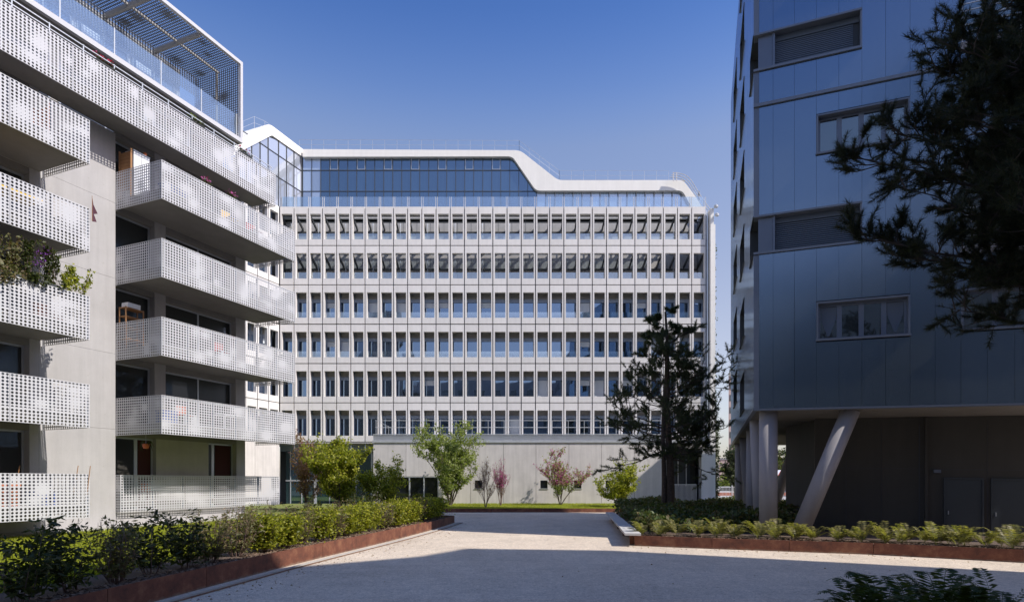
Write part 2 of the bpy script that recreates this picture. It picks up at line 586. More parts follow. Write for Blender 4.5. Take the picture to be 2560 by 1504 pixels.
def arrmesh(name, verts, quads, mat, k=4):
    me = bpy.data.meshes.new(name)
    verts = np.asarray(verts, dtype=np.float32).reshape(-1, 3)
    quads = np.asarray(quads, dtype=np.int32).reshape(-1, k)
    me.vertices.add(len(verts))
    me.vertices.foreach_set('co', verts.ravel())
    me.loops.add(quads.size)
    me.loops.foreach_set('vertex_index', quads.ravel())
    me.polygons.add(len(quads))
    me.polygons.foreach_set('loop_start', np.arange(0, quads.size, k, dtype=np.int32))
    me.update(calc_edges=True)
    me.materials.append(mat)
    return me


ORD = ['zeroth', 'first', 'second', 'third', 'fourth', 'fifth', 'sixth', 'seventh', 'eighth', 'ninth', 'tenth', 'eleventh', 'twelfth',
       'thirteenth', 'fourteenth', 'fifteenth', 'sixteenth', 'seventeenth', 'eighteenth', 'nineteenth', 'twentieth', 'twenty-first',
       'twenty-second', 'twenty-third', 'twenty-fourth', 'twenty-fifth', 'twenty-sixth', 'twenty-seventh', 'twenty-eighth',
       'twenty-ninth', 'thirtieth', 'thirty-first', 'thirty-second', 'thirty-third', 'thirty-fourth', 'thirty-fifth', 'thirty-sixth']


# ------------------------------------------------------------------ ground
g = MB()
g.quad((-400, -200, 0), (400, -200, 0), (400, 900, 0), (-400, 900, 0))
tag(g.build('ground', M['asphalt']), kind='structure')
g = MB()
g.quad((-9, -14, 0.008), (24, -14, 0.008), (24, 55, 0.008), (-9, 55, 0.008))
tag(g.build('gravel_courtyard', M['gravel']), kind='structure')

# ------------------------------------------------------------------ office building straight ahead
OB = empty('office_building', (0, 50, 0), 0, 'long pale office building facing us, concrete window grid under a white folded roof ribbon', 'building')
OX = lambda px, Y=50.0: (px - 1280) / F * Y
OZ = lambda py, Y=50.0: H + (HY - py) / F * Y
MW = 1.184                       # module width
X0 = OX(734.8) - MW              # left end of first full module
ZR = [OZ(517), OZ(613.6), OZ(711.6), OZ(809.6), OZ(908), OZ(1006.2), OZ(1104)]
PH = 3.27


def panel_mesh(w, top=0.63, bot=0.52, dep=0.30):
    m = MB()
    h = PH - 0.075
    x0, x1 = 0.038, w - 0.038
    a, b = 0.166, w - 0.135
    m.box(x0, x1, 0, dep, h - top + 0.04, h)
    m.box(x0, x1, 0, dep, 0, bot - 0.03)
    m.box(x0, a, 0, dep, bot - 0.03, h - top + 0.04)
    m.box(b, x1, 0, dep, bot - 0.03, h - top + 0.04)
    return m.mesh('facade_panel', M['precast'])


PM = panel_mesh(MW)


def rail_unit():
    m = MB()
    m.box(0, MW, 0.12, 0.20, PH - 0.07, PH - 0.03)
    return m


# back wall unit for the four lower floors: frame, transom box, lattice
wb = MB()
wb.box(0, 0.13, 0.80, 0.95, 0.1, PH - 0.25)
wb.box(MW - 0.10, MW, 0.80, 0.95, 0.1, PH - 0.25)
wb.box(0.13, MW - 0.10, 0.78, 0.95, PH - 1.30, PH - 1.02)
wb.box(0.13, MW - 0.10, 0.80, 0.95, 0.1, 0.5)
wb.box(0.13, 0.16, 0.76, 0.80, 0.5, PH - 1.30)
WB = wb.mesh('window', M['jamb'])
pm = MB()
pm.box(0.13, MW - 0.10, 0.86, 0.88, 0.5, PH - 1.30)
PANE = pm.mesh('pane', M['glass'])
pm = MB()
pm.box(0.14, MW - 0.11, 0.845, 0.857, 0.5, PH - 1.32)
BL_FULL = pm.mesh('blind', M['blind'])
pm = MB()
pm.box(0.14, MW - 0.11, 0.845, 0.857, PH - 1.75, PH - 1.32)
BL_TOP = pm.mesh('blind', M['blind'])
lt = MB()
for k in range(7):
    z = PH - 0.99 + k * 0.10
    lt.box(0.0, MW, 0.86, 0.90, z, z + 0.075)
LAT = lt.mesh('ceiling_lattice', M['lattice'])
# glass balustrade
gb = MB()
gb.box(0.17, MW - 0.14, 0.34, 0.352, 0.42, 1.05)
GB = gb.mesh('glass_balustrade', M['clear'])
# sloping bracket
br = MB()
br.bar((MW - 0.02, 0.32, PH - 0.35), (MW - 0.02, 0.84, PH - 0.95), 0.09, 0.13)
BRK = br.mesh('bracket', M['dark'])

rr = random.Random(7)
NM = 30
rowx = [X0 + i * MW for i in range(NM)]
for r in range(6):
    zb = ZR[r + 1] + 0.035
    for i in range(NM):
        x = rowx[i]
        if r == 5 and rowx[i] > OX(935) + 5 and False:
            continue
        link('facade_panel', PM, OB, (x, 0, zb))
        if r >= 2:
            w = link('window', WB, OB, (x, 0, zb))
            p = link('pane', PANE, w)
            q = rr.random()
            if q < 0.06:
                link('blind', BL_FULL, w)
            elif q < 0.14:
                link('blind', BL_TOP, w)
            if r in (2, 3, 4, 5):
                link('ceiling_lattice', LAT, w)
            if r in (2, 3):
                link('glass_balustrade', GB, w)
            link('bracket', BRK, w)
# floor edges, joint rails
for r in range(2, 7):
    z = ZR[r]
    m = MB().box(X0, rowx[-1] + MW, 0.40, 2.6, z - 0.20, z + 0.12)
    m.build('floor_slab', M['slab'], OB)
for r in range(1, 6):
    m = MB().box(X0, rowx[-1] + MW, 0.13, 0.20, ZR[r] - 0.03, ZR[r] + 0.03)
    m.build('joint_rail', M['dark'], OB)
# vertical steel hangers in the joints
hg = MB().box(-0.013, 0.013, 0.12, 0.2, ZR[6], ZR[0] - 0.02)
hg.box(-0.055, 0.055, 0.305, 0.33, ZR[6], ZR[0] - 0.05)
HG = hg.mesh('joint_post', M['jointpost'])
for i in range(NM + 1):
    link('joint_post', HG, OB, (X0 + i * MW, 0, 0))
# two open galleries on top: deep back wall with small windows, brackets and a light grating
GD = 2.35
xe = rowx[-1] + MW
for r in range(2):
    z0, z1 = ZR[r + 1], ZR[r]
    MB().box(X0 - 1, xe, GD, GD + 0.3, z0 + 1.28, z1 + (0.1 if r else 0.35)).build('gallery_wall', M['lattice'], OB)
    MB().box(X0 - 1, xe, GD - 0.10, GD + 0.02, z1 - 1.28, z1 - 1.13).build('gallery_rail', M['dark'], OB)
    MB().box(X0, xe, 0.4, GD, z1 - 0.62, z1 - 0.50).build('gallery_beam', M['dark'], OB) if False else None
    bw = MB().box(0, MW * 0.30, GD - 0.04, GD + 0.2, 0.1, 1.28)
    BW = bw.mesh('gallery_pier', M['jamb'])
    bg_ = MB().box(MW * 0.30, MW, GD + 0.08, GD + 0.10, 0.1, 1.28)
    BG = bg_.mesh('gallery_window', M['glass'])
    sb = MB()
    sb.bar((MW - 0.02, 0.32, PH - 0.50), (MW - 0.02, GD, PH - 1.02), 0.10, 0.22)
    SB = sb.mesh('gallery_bracket', M['dark'])
    seam = MB().box(0, 0.015, GD - 0.012, GD, 1.28, PH - 0.2)
    SM = seam.mesh('gallery_seam', M['dark'])
    for i in range(NM):
        link('gallery_pier', BW, OB, (rowx[i], 0, z0 + 0.05))
        link('gallery_window', BG, OB, (rowx[i], 0, z0 + 0.05))
        link('gallery_bracket', SB, OB, (rowx[i], 0, z0))
        link('gallery_seam', SM, OB, (rowx[i] + 0.4, 0, z0))
        if i % 2 == 0:
            MB().tube([(rowx[i] + 0.2, GD - 0.3, z0 + 0.05), (rowx[i] + 0.2, GD - 0.3, z1 - 0.5)], 0.035, 6).build('gallery_column', M['alu'], OB)
    link('glass_balustrade', MB().box(X0, xe, 0.36, 0.37, z0 + 0.4, z0 + 1.15).mesh('glass_balustrade', M['clear']), OB)
# horizontal grating just under the parapet of the top gallery (sun comes through)
gr = MB()
for k in range(3):
    gr.box(X0, xe, 0.42 + k * 0.6, 0.50 + k * 0.6, ZR[0] - 0.62, ZR[0] - 0.54)
gr.build('gallery_grating', M['dark'], OB)
MB().box(X0 - 6, xe, GD + 0.3, 14, ZR[1], ZR[1] + 0.3).build('floor_slab', M['slab'], OB)
MB().box(X0 - 1, xe, GD, 3.4, ZR[0] - 0.3, ZR[0] - 0.06).build('terrace_deck', M['slab'], OB)
# solid core behind everything
MB().box(X0 - 1, xe, 2.66, 14, 0, ZR[0] - 0.31).build('building_core', M['dark'], OB)

# parapet twin posts on the terrace
tp = MB()
tp.box(-0.085, -0.05, 0.27, 0.31, 0, 1.02)
tp.box(0.05, 0.085, 0.27, 0.31, 0, 1.02)
TP = tp.mesh('parapet_post', M['white'])
for i in range(NM + 1):
    link('parapet_post', TP, OB, (X0 + i * MW, 0, ZR[0] - 0.05))
MB().box(X0, xe, 0.31, 0.322, ZR[0] - 0.02, ZR[0] + 0.98).build('parapet_glass', M['clear'], OB)

# attic curtain wall (plane 2.6 m behind)
AY = 52.6
ax = lambda px: OX(px, AY)
az = lambda py: OZ(py, AY)
ad = AY - 50
pitch = ax(779.5) - ax(757)
zrow = [az(391), az(426.3), az(478.5), az(520)]
cache = {}


def pane(x, z0, z1, mat, name='curtain_wall_pane', w=None):
    w = w or pitch
    key = (round(w, 3), round(z1 - z0, 3), mat)
    if key not in cache:
        cache[key] = MB().box(0.025, w - 0.025, ad, ad + 0.03, 0.03, z1 - z0 - 0.03).mesh(name, M[mat])
    return link(name, cache[key], OB, (x, 0, z0))


ncol = int((ax(1728) - ax(757)) / pitch) + 1
r2 = random.Random(3)
for i in range(ncol):
    x = ax(757) + i * pitch
    px = 1280 + F * (x + pitch) / AY
    for k in range(3):
        if k == 0 and px > 1325:
            continue
        if k == 1 and px > 1348:
            continue
        right = px > 1345
        if right and k < 2:
            continue
        if i < 2:
            mat = 'attic_pale'
        elif right:
            q = r2.random()
            mat = 'attic_pale' if (q < 0.3 or i > ncol - 7) and i < ncol - 1 else 'attic_mid'
        else:
            mat = 'attic_glass'
        pane(x, zrow[k + 1], zrow[k], mat)
mu = MB()
for i in range(ncol + 1):
    x = ax(757) + i * pitch
    px = 1280 + F * x / AY
    top = zrow[0] if px < 1325 else (zrow[1] if px < 1340 else zrow[2])
    MB().box(x - 0.025, x + 0.025, ad - 0.05, ad + 0.06, zrow[3], top).build('mullion', M['dark'], OB)
    if px > 1345:
        MB().box(x + 0.05, x + 0.075, ad - 0.07, ad, zrow[3], zrow[2]).build('mullion', M['galv'], OB)
for k in (1, 2):
    MB().box(ax(757), ax(1325 if k == 1 else 1345), ad - 0.04, ad + 0.05, zrow[k] - 0.03, zrow[k] + 0.03).build('transom', M['dark'], OB)
# opening lights with pale frames every third pane
for i in range(3, ncol, 3):
    x = ax(757) + i * pitch
    px = 1280 + F * (x + pitch) / AY
    if px > 1320:
        break
    fr = MB()
    a, b, c, d = x + 0.05, x + pitch - 0.05, zrow[1] + 0.06, zrow[0] - 0.12
    fr.box(a, a + 0.03, ad - 0.07, ad - 0.052, c, d)
    fr.box(b - 0.03, b, ad - 0.07, ad - 0.052, c, d)
    fr.box(a + 0.03, b - 0.03, ad - 0.07, ad - 0.052, c, c + 0.03)
    fr.box(a + 0.03, b - 0.03, ad - 0.07, ad - 0.052, d - 0.03, d)
    fr.build('opening_light_frame', M['galv'], OB)
MB().box(ax(757), ax(1740), ad + 0.10, ad + 0.4, zrow[3], zrow[2]).build('attic_room_wall', M['dark'], OB)
MB().box(ax(757), ax(1296), ad + 0.10, ad + 0.4, zrow[2], az(388)).build('attic_room_wall', M['dark'], OB)
MB().box(ax(1296) + 0.003, ax(1340), ad + 0.10, ad + 0.4, zrow[2], zrow[1]).build('attic_room_wall', M['dark'], OB)


def arc(pts, k=4, r=0.22):
    """round the corners of a polyline"""
    out = [Vector(pts[0])]
    for i in range(1, len(pts) - 1):
        p, a, b = Vector(pts[i]), Vector(pts[i - 1]), Vector(pts[i + 1])
        s = min((a - p).length, (b - p).length, 14) * r * 2
        a1, b1 = p + (a - p).normalized() * s, p + (b - p).normalized() * s
        for j in range(k + 1):
            t = j / k
            out.append((a1 * (1 - t) + p * t) * (1 - t) + (p * (1 - t) + b1 * t) * t)
    out.append(Vector(pts[-1]))
    return out


def strip(outer, inner, f, depth, name, mat, parent):
    """ribbon: front face between two pixel polylines, extruded backwards. f maps (px,py,back)->local point"""
    m = MB()
    n = len(outer)
    fo = [f(p[0], p[1], 0) for p in outer]
    fi = [f(p[0], p[1], 0) for p in inner]
    bo = [f(p[0], p[1], depth) for p in outer]
    bi = [f(p[0], p[1], min(depth, 1.0)) for p in inner]
    vs = fo + fi + bo + bi
    fs = []
    for i in range(n - 1):
        fs.append((n + i, n + i + 1, i + 1, i))
        fs.append((i, i + 1, 2 * n + i + 1, 2 * n + i))
        fs.append((n + i + 1, n + i, 3 * n + i, 3 * n + i + 1))
    fs.append((0, 2 * n, 3 * n, n))
    fs.append((n - 1, 2 * n - 1, 4 * n - 1, 3 * n - 1))
    m.add(vs, fs)
    return m.build(name, mat, parent)


def resample(pl, n):
    d = [0]
    for a, b in zip(pl[:-1], pl[1:]):
        d.append(d[-1] + (b - a).length)
    out = []
    for i in range(n):
        t = d[-1] * i / (n - 1)
        k = max(j for j in range(len(d)) if d[j] <= t + 1e-9)
        k = min(k, len(pl) - 2)
        u = (t - d[k]) / max(1e-9, d[k + 1] - d[k])
        out.append(pl[k].lerp(pl[k + 1], u))
    return out


RY = 52.25
outer = arc([(757, 373, 0), (1300, 375.5, 0), (1396, 451, 0), (1708, 450, 0), (1762, 522, 0)], 6, 0.5)
inner = arc([(757, 392, 0), (1281, 391, 0), (1340, 476.5, 0), (1706, 476, 0), (1731, 522, 0)], 6, 0.4)
segs_o = [arc([(757, 373, 0), (1300, 375.5, 0), (1396, 451, 0), (1708, 450, 0), (1762, 522, 0)], 6, 0.5)]
strip(segs_o[0], inner, lambda px, py, b: Vector((OX(px, RY), RY - 50 + b, OZ(py, RY))), 6.0, 'roof_ribbon', M['ribbon'], OB)

# ---- left wing of the office building (folded towards us)
UX, UY = 0.3767, 0.9263
WC = Vector((OX(698.4), 50))


def wingpt(px, py, b=0.0):
    q = (px - 1280) / F
    t = (WC.x - 50 * q) / (UY * q - UX)
    x, y = WC.x + UX * t, 50 + UY * t
    z = H + (HY - py) / F * y
    return Vector((x - UY * b, y - 50 + UX * b, z))


wo_ = arc([(585, 356, 0), (672, 308, 0), (757, 373, 0)], 6, 0.5)
wi_ = arc([(585, 387, 0), (680, 338, 0), (757, 392, 0)], 6, 0.12)
strip(wo_, wi_, wingpt, 5.0, 'roof_ribbon', M['ribbon'], OB)
# wing glazing
wp = [600, 618, 632, 653, 673, 699, 719, 737.5, 757]


def wing_quad(pxa, pya0, pya1, pxb, pyb0, pyb1, back, name, mat, inset=1.0):
    m = MB()
    a0, a1 = wingpt(pxa + inset, pya0, back), wingpt(pxa + inset, pya1, back)
    b0, b1 = wingpt(pxb - inset, pyb0, back), wingpt(pxb - inset, pyb1, back)
    n = Vector((-UY, UX, 0)) * 0.03
    m.add([a0, b0, b1, a1, a0 + n, b0 + n, b1 + n, a1 + n],
          [(0, 1, 2, 3), (7, 6, 5, 4), (0, 4, 5, 1), (3, 2, 6, 7), (0, 3, 7, 4), (1, 5, 6, 2)])
    return m.build(name, mat, OB)


def wy(px, z):
    """pixel row of height z on the wing plane"""
    q = (px - 1280) / F
    t = (WC.x - 50 * q) / (UY * q - UX)
    return HY - (z - H) * F / (50 + UY * t)


def top_in(px):
    return 338 + (680 - px) * 49 / 95 if px < 680 else 338 + (px - 680) * 54 / 77


ztr = [29.16, 27.34, ZR[0] + 0.1]
for a, b in zip(wp[:-1], wp[1:]):
    za, zb_ = top_in(a), top_in(b)
    l1a, l1b = wy(a, ztr[0]), wy(b, ztr[0])
    l2a, l2b = wy(a, ztr[1]), wy(b, ztr[1])
    l3a, l3b = wy(a, ztr[2]), wy(b, ztr[2])
    if l1a > za + 4 or l1b > zb_ + 4:
        wing_quad(a, max(l1a, za + 1), za, b, max(l1b, zb_ + 1), zb_, 0.12, 'curtain_wall_pane', M['wing_glass'])
    wing_quad(a, l2a, max(l1a, za), b, l2b, max(l1b, zb_), 0.12, 'curtain_wall_pane', M['wing_glass'])
    wing_quad(a, l3a, l2a, b, l3b, l2b, 0.12, 'curtain_wall_pane', M['wing_glass'])
for a in wp:
    za = top_in(a)
    m = MB()
    p0, p1 = wingpt(a, wy(a, ztr[2]), 0.1), wingpt(a, za, 0.1)
    m.bar(p0, p1, 0.05, 0.08, (0, 1, 0))
    m.build('mullion', M['dark'], OB)
for z in ztr[:2]:
    m = MB().bar(wingpt(600, wy(600, z), 0.1), wingpt(757, wy(757, z), 0.1), 0.06, 0.05)
    m.build('transom', M['dark'], OB)
# dark backing behind wing glass
m = MB()
for a, b in ((600, 680), (680, 757)):
    m.quad(wingpt(a, wy(a, ztr[2]), 0.5), wingpt(b, wy(b, ztr[2]), 0.5), wingpt(b, top_in(b) + 4, 0.5), wingpt(a, top_in(a) + 4, 0.5))
m.build('attic_room_wall', M['blind'], OB)

# wing precast modules: local frame at the fold, x runs along -u
WG = MW


def wing_obj(name, me, k, z):
    o = link(name, me, OB, (WC.x - UX * WG * (k + 1), -UY * WG * (k + 1), z))
    o.rotation_euler = (0, 0, math.atan2(UY, UX))
    return o


for r in range(6):
    for k in range(7):
        wing_obj('facade_panel', PM, k, ZR[r + 1] + 0.035)
        o = wing_obj('window', WB, k, ZR[r + 1] + 0.035)
        p = link('pane', PANE, o)
        link('ceiling_lattice', LAT, o)
        if rr.random() < 0.35:
            link('blind', BL_TOP, o)
u3 = Vector((UX, UY, 0))
v3 = Vector((-UY, UX, 0))
wc3 = Vector((WC.x, 0, 0))
for r in range(1, 7):
    z = ZR[r]
    a, b = wc3 + v3 * 0.15 - u3 * 9, wc3 + v3 * 0.15
    MB().bar(Vector((a.x, a.y, z)), Vector((b.x, b.y, z)), 0.1, 0.06).build('joint_rail', M['dark'], OB)
    a, b = wc3 + v3 * 1.4 - u3 * 9, wc3 + v3 * 1.4
    MB().bar(Vector((a.x, a.y, z)), Vector((b.x, b.y, z)), 2.0, 0.3).build('floor_slab', M['slab'], OB)
for k in range(8):
    a = wc3 + v3 * 0.15 - u3 * WG * k
    MB().bar(Vector((a.x, a.y, ZR[6])), Vector((a.x, a.y, ZR[0])), 0.03, 0.08).build('joint_post', M['alu'], OB)
# wing body and pale ground-floor wall
m = MB()
c = [wc3 + v3 * 1.2 - u3 * 9, wc3 + v3 * 1.2 + u3 * 4, wc3 + v3 * 12 + u3 * 4, wc3 + v3 * 12 - u3 * 9]
m.prism([(p.x, p.y) for p in c], ZR[6] - 0.1, ZR[0])
m.build('wing_core', M['dark'], OB)
for k in range(3):
    a, b = wc3 - u3 * (2.62 * k + 0.012), wc3 - u3 * (2.62 * (k + 1) - 0.012)
    d = v3 * 0.4
    MB().prism([(a.x, a.y), (b.x, b.y), (b.x + d.x, b.y + d.y), (a.x + d.x, a.y + d.y)][::-1], 0, ZR[6] - 0.15).build('concrete_wall_panel', M['podium'], OB)

# ground floor shopfront under the grid, left of the podium
xs0, xs1 = OX(701), OX(936)
SY = 1.2
MB().box(xs0, xs1, SY + 0.06, SY + 0.1, 0.0, ZR[6] - 0.7).build('shopfront_glass', M['teal'], OB)
MB().box(xs0 - 0.5, xs1, SY, SY + 1.2, ZR[6] - 0.7, ZR[6] - 0.1).build('shopfront_lintel', M['jamb'], OB)
MB().box(xs0 - 1, xs1, 0.0, SY, ZR[6] - 0.12, ZR[6] - 0.02).build('soffit', M['slab'], OB)
for px in (712, 741, 773, 778, 812, 845, 880, 919, 923):
    x = OX(px)
    w = 0.16 if px in (773, 919) else 0.05
    MB().box(x, x + w, SY - 0.02, SY + 0.05, 0, ZR[6] - 0.7).build('shopfront_mullion', M['galv'], OB)
MB().box(xs0, xs1, SY - 0.03, SY + 0.05, 2.02, 2.12).build('shopfront_transom', M['galv'], OB)
for k in range(6):
    x = X0 + (1 + k) * MW
    MB().box(x - 0.03, x + 0.03, 0.1, 0.2, ZR[6] - 0.75, ZR[6]).build('joint_post', M['alu'], OB)

# podium with blind concrete panels
PY = 48.0
pd = PY - 50
pX = lambda px: OX(px, PY)
pZ = lambda py: OZ(py, PY)
pxs = [933, 1015, 1096, 1176.5, 1258.5, 1340, 1422.5, 1504, 1586, 1661]
ztop = pZ(1105.5)
wins = [(1187, 1206, 1200, 1220), (1351, 1369, 1200, 1220), (1435, 1453.6, 1200, 1220), (1514, 1531, 1200, 1220)]
for a, b in zip(pxs[:-1], pxs[1:]):
    x0, x1 = pX(a) + 0.012, pX(b) - 0.012
    m = MB()
    zlo = 0.05
    if a < 1000:
        m.box(x0, pX(975), pd, pd + 0.25, 0.05, pZ(1190) - 0.004)
        zlo = pZ(1190)
    if 1000 < a < 1090:
        zlo = pZ(1190)
    hole = [w for w in wins if a < (w[0] + w[1]) / 2 < b]
    if hole:
        hx0, hx1 = pX(hole[0][0]), pX(hole[0][1])
        hz0, hz1 = pZ(hole[0][3]), pZ(hole[0][2])
        m.box(x0, hx0, pd, pd + 0.25, zlo, ztop)
        m.box(hx1, x1, pd, pd + 0.25, zlo, ztop)
        m.box(hx0, hx1, pd, pd + 0.25, zlo, hz0)
        m.box(hx0, hx1, pd, pd + 0.25, hz1, ztop)
    else:
        m.box(x0, x1, pd, pd + 0.25, zlo, ztop)
    m.build('concrete_wall_panel', M['podium'], OB)
for w in wins:
    o = MB().box(pX(w[0]), pX(w[1]), pd + 0.12, pd + 0.14, pZ(w[3]), pZ(w[2])).build('small_window', M['home_glass'], OB)
    MB().box(pX(w[0]) - 0.05, pX(w[1]) + 0.05, pd - 0.05, pd + 0.1, pZ(w[3]) - 0.05, pZ(w[3])).build('sill', M['galv'], o)
# wide low window in the podium
MB().box(pX(975), pX(1096), pd + 0.15, pd + 0.18, 0.1, pZ(1190)).build('podium_window', M['home_glass'], OB)
for px in (976, 1022, 1058, 1094):
    MB().box(pX(px), pX(px) + 0.09, pd + 0.03, pd + 0.15, 0.1, pZ(1190) - 0.08).build('window_mullion', M['galv'], OB)
MB().box(pX(975), pX(1096), pd + 0.02, pd + 0.16, pZ(1190) - 0.08, pZ(1190)).build('window_head', M['galv'], OB)
MB().box(pX(933) + 0.02, pX(1661), pd + 0.30, 1.0, 0, ztop - 0.05).build('podium_core', M['dark'], OB)
MB().box(pX(933) - 0.05, pX(1740), pd - 0.08, 0.05, ztop, ztop + 0.17).build('terrace_edge', M['galv'], OB)
# vertical-bar grating skirt and handrail of the podium terrace
zg0, zg1 = ztop + 0.17, pZ(1085)
n = int((pX(1661) - pX(933)) / 0.085)
m = MB()
for i in range(n):
    x = pX(933) + i * 0.085
    m.box(x, x + 0.045, pd, pd + 0.03, zg0, zg1 - 0.05)
o = m.build('terrace_grating', M['galv'], OB)
o['kind'] = 'stuff'
MB().box(pX(933) - 0.02, pX(1661), pd + 0.10, pd + 0.12, zg0, zg1 - 0.06).build('terrace_upstand', M['alu'], OB)
MB().box(pX(933) - 0.02, pX(1661), pd - 0.03, pd + 0.08, zg1 - 0.05, zg1 + 0.02).build('terrace_coping', M['galv'], OB)
zr = pZ(1050.5)
for i in range(19):
    x = pX(940) + i * (pX(1661) - pX(940)) / 18
    MB().box(x - 0.02, x + 0.02, pd + 0.02, pd + 0.05, zg1, zr).build('railing_post', M['galv'], OB)
for z in (zr, (zr + zg1) / 2):
    MB().tube([(pX(938), pd + 0.03, z), (pX(1661), pd + 0.03, z)], 0.022, 6).build('handrail', M['galv'], OB)
m = MB()
for k in range(6):
    x, s = pX(946) + k * 0.24, k * 0.13
    m.bar((x, pd + 0.5, zg1), (x, pd + 0.5, zr - s), 0.03)
m.bar((pX(940), pd + 0.5, zr), (pX(978), pd + 0.5, zg1 + 0.5), 0.03)
m.build('stair_rail', M['galv'], OB)

# right-hand entrance bay and end fin
MB().box(pX(1661), pX(1773), -0.05, 0.30, OZ(1120), OZ(1104) - 0.05).build('soffit_edge', M['slab'], OB)
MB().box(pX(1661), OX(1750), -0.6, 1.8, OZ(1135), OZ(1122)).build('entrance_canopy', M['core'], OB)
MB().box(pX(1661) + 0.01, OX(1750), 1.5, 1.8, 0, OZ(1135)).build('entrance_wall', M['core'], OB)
MB().box(pX(1661) + 0.012, pX(1661) + 0.25, pd, 1.5, 0.05, ztop - 0.02).build('podium_end_wall', M['podium'], OB)
MB().box(OX(1678), OX(1738), 1.42, 1.48, 0.15, OZ(1142)).build('entrance_door', M['door'], OB)
for px in (1684, 1705, 1726):
    MB().box(OX(px), OX(px) + 0.07, 1.30, 1.36, 1.6, 3.9).build('door_pull', M['galv'], OB)
m = MB()
for i in range(20):
    x = OX(1680) + i * (OX(1738) - OX(1680)) / 19
    MB().box(x - 0.02, x + 0.02, -0.3, -0.26, 0.2, OZ(1211)).build('gate_bar', M['galv'], OB)
MB().box(OX(1680), OX(1738), -0.32, -0.25, OZ(1211), OZ(1211) + 0.06).build('gate_rail', M['galv'], OB)
MB().box(OX(1750.5), OX(1785), -0.35, 0.4, 0, OZ(1118)).build('end_wall_foot', M['ribbon'], OB)
MB().box(OX(1773), OX(1785), -0.35, 0.4, OZ(1118) + 0.003, OZ(565)).build('end_fin', M['ribbon'], OB)
MB().box(OX(1773), OX(1781), -0.35, 0.4, OZ(565) + 0.003, OZ(525)).build('end_fin', M['ribbon'], OB)
MB().box(OX(1766.5), OX(1773), 0.5, 12, 0, ZR[0] - 0.1).build('end_wall', M['alu'], OB)
# ivy creeping up the end wall
rv = random.Random(5)
vs, qs = [], []
for i in range(2600):
    z = rv.uniform(0.3, 22) if rv.random() < 0.3 else rv.uniform(0.3, 7)
    x = OX(1785) + abs(rv.gauss(0, 0.10)) + (0.3 * rv.random() if z < 7 else 0)
    y = rv.uniform(-0.3, 1.5)
    s = rv.uniform(0.05, 0.10)
    a = Vector((rv.gauss(0, 1), rv.gauss(0, 1), rv.gauss(0, 1))).normalized() * s
    b = a.cross(Vector((rv.gauss(0, 1), rv.gauss(0, 1), rv.gauss(0, 1)))).normalized() * s
    c = Vector((x, y, z))
    k = len(vs)
    vs += [c - a, c + b, c + a, c - b]
    qs.append((k, k + 1, k + 2, k + 3))
iv = link('climbing_ivy', arrmesh('climbing_ivy', vs, qs, M['needle_far']), OB)
iv['kind'] = 'stuff'

# roof railings
RLY = 52.6
rl = [(748, 373, 349), (1200, 373, 349), (1290, 375, 349.5)]


def roofrail(pts, off, name, Y, n):
    pl = resample([Vector((p[0], p[1], 0)) for p in pts], n)
    for p in pl:
        x, z = OX(p.x, Y), OZ(p.y, Y)
        MB().box(x - 0.012, x + 0.012, Y - 50, Y - 49.97, z - 0.1, z + off).build('railing_post', M['alu'], OB)
    for k in (off, off * 0.5):
        MB().tube([(OX(p.x, Y), Y - 50, OZ(p.y, Y) + k) for p in pl], 0.011, 5).build('handrail', M['alu'], OB)


roofrail([(748, 374), (1298, 376)], 0.88, 'r', 53.4, 19)
roofrail([(1298, 376), (1398, 451)], 0.88, 'r', 53.4, 5)
roofrail([(1398, 451), (1672, 451)], 0.88, 'r', 53.4, 10)
pl = [wingpt(p[0], p[1], 1.2) for p in ((600, 352), (616, 336), (636, 326), (664, 314), (690, 325), (708, 338), (727, 352), (749, 372))]
for p in pl:
    MB().tube([p, p + Vector((0, 0, 1.0))], 0.018, 5).build('railing_post', M['galv'], OB)
for k in (1.0, 0.5):
    MB().tube([p + Vector((0, 0, k)) for p in pl], 0.012, 5).build('handrail', M['alu'], OB)
# curved white cat-ladder rail at the right end
cr = [(1682, 432), (1700, 433), (1716, 438), (1728, 450), (1741, 472), (1760, 502), (1778, 526)]
for d in (0, 5.5, 11):
    pl = arc([(p[0] - d * 0.55, p[1] + d, 0) for p in cr], 3, 0.3)
    MB().tube([(OX(p.x, 51.8), 1.8, OZ(p.y, 51.8)) for p in pl], 0.035, 6).build('curved_rail', M['white'], OB)
for px in (1682, 1690):
    MB().box(OX(px, 51.8), OX(px, 51.8) + 0.1, 1.78, 1.82, OZ(452, 51.8), OZ(431, 51.8)).build('rail_post', M['white'], OB)
for p in ((1777, 527), (1779, 548)):
    MB().lathe([(0.02, 0), (0.16, 0.06), (0.18, 0.2), (0.05, 0.32)], (OX(p[0] + 8), -0.5, OZ(p[1])), 10).build('security_camera', M['galv'], OB)
MB().box(X0 - 6, OX(1285, 56), 4.5, 14, ZR[0] - 0.05, OZ(394, 54.5)).build('attic_core', M['slab'], OB)
MB().box(OX(1286, 56), OX(1700, 56), 4.5, 14, ZR[0] - 0.05, OZ(470, 56)).build('attic_core', M['slab'], OB)

# ------------------------------------------------------------------ perforated balcony building on the left
LB = empty('balcony_building', (-13.14, 22.5, 0), math.atan2(UY, UX),
           'pale concrete apartment block on the left with white perforated balconies', 'building')
LANG = math.atan2(UY, UX)


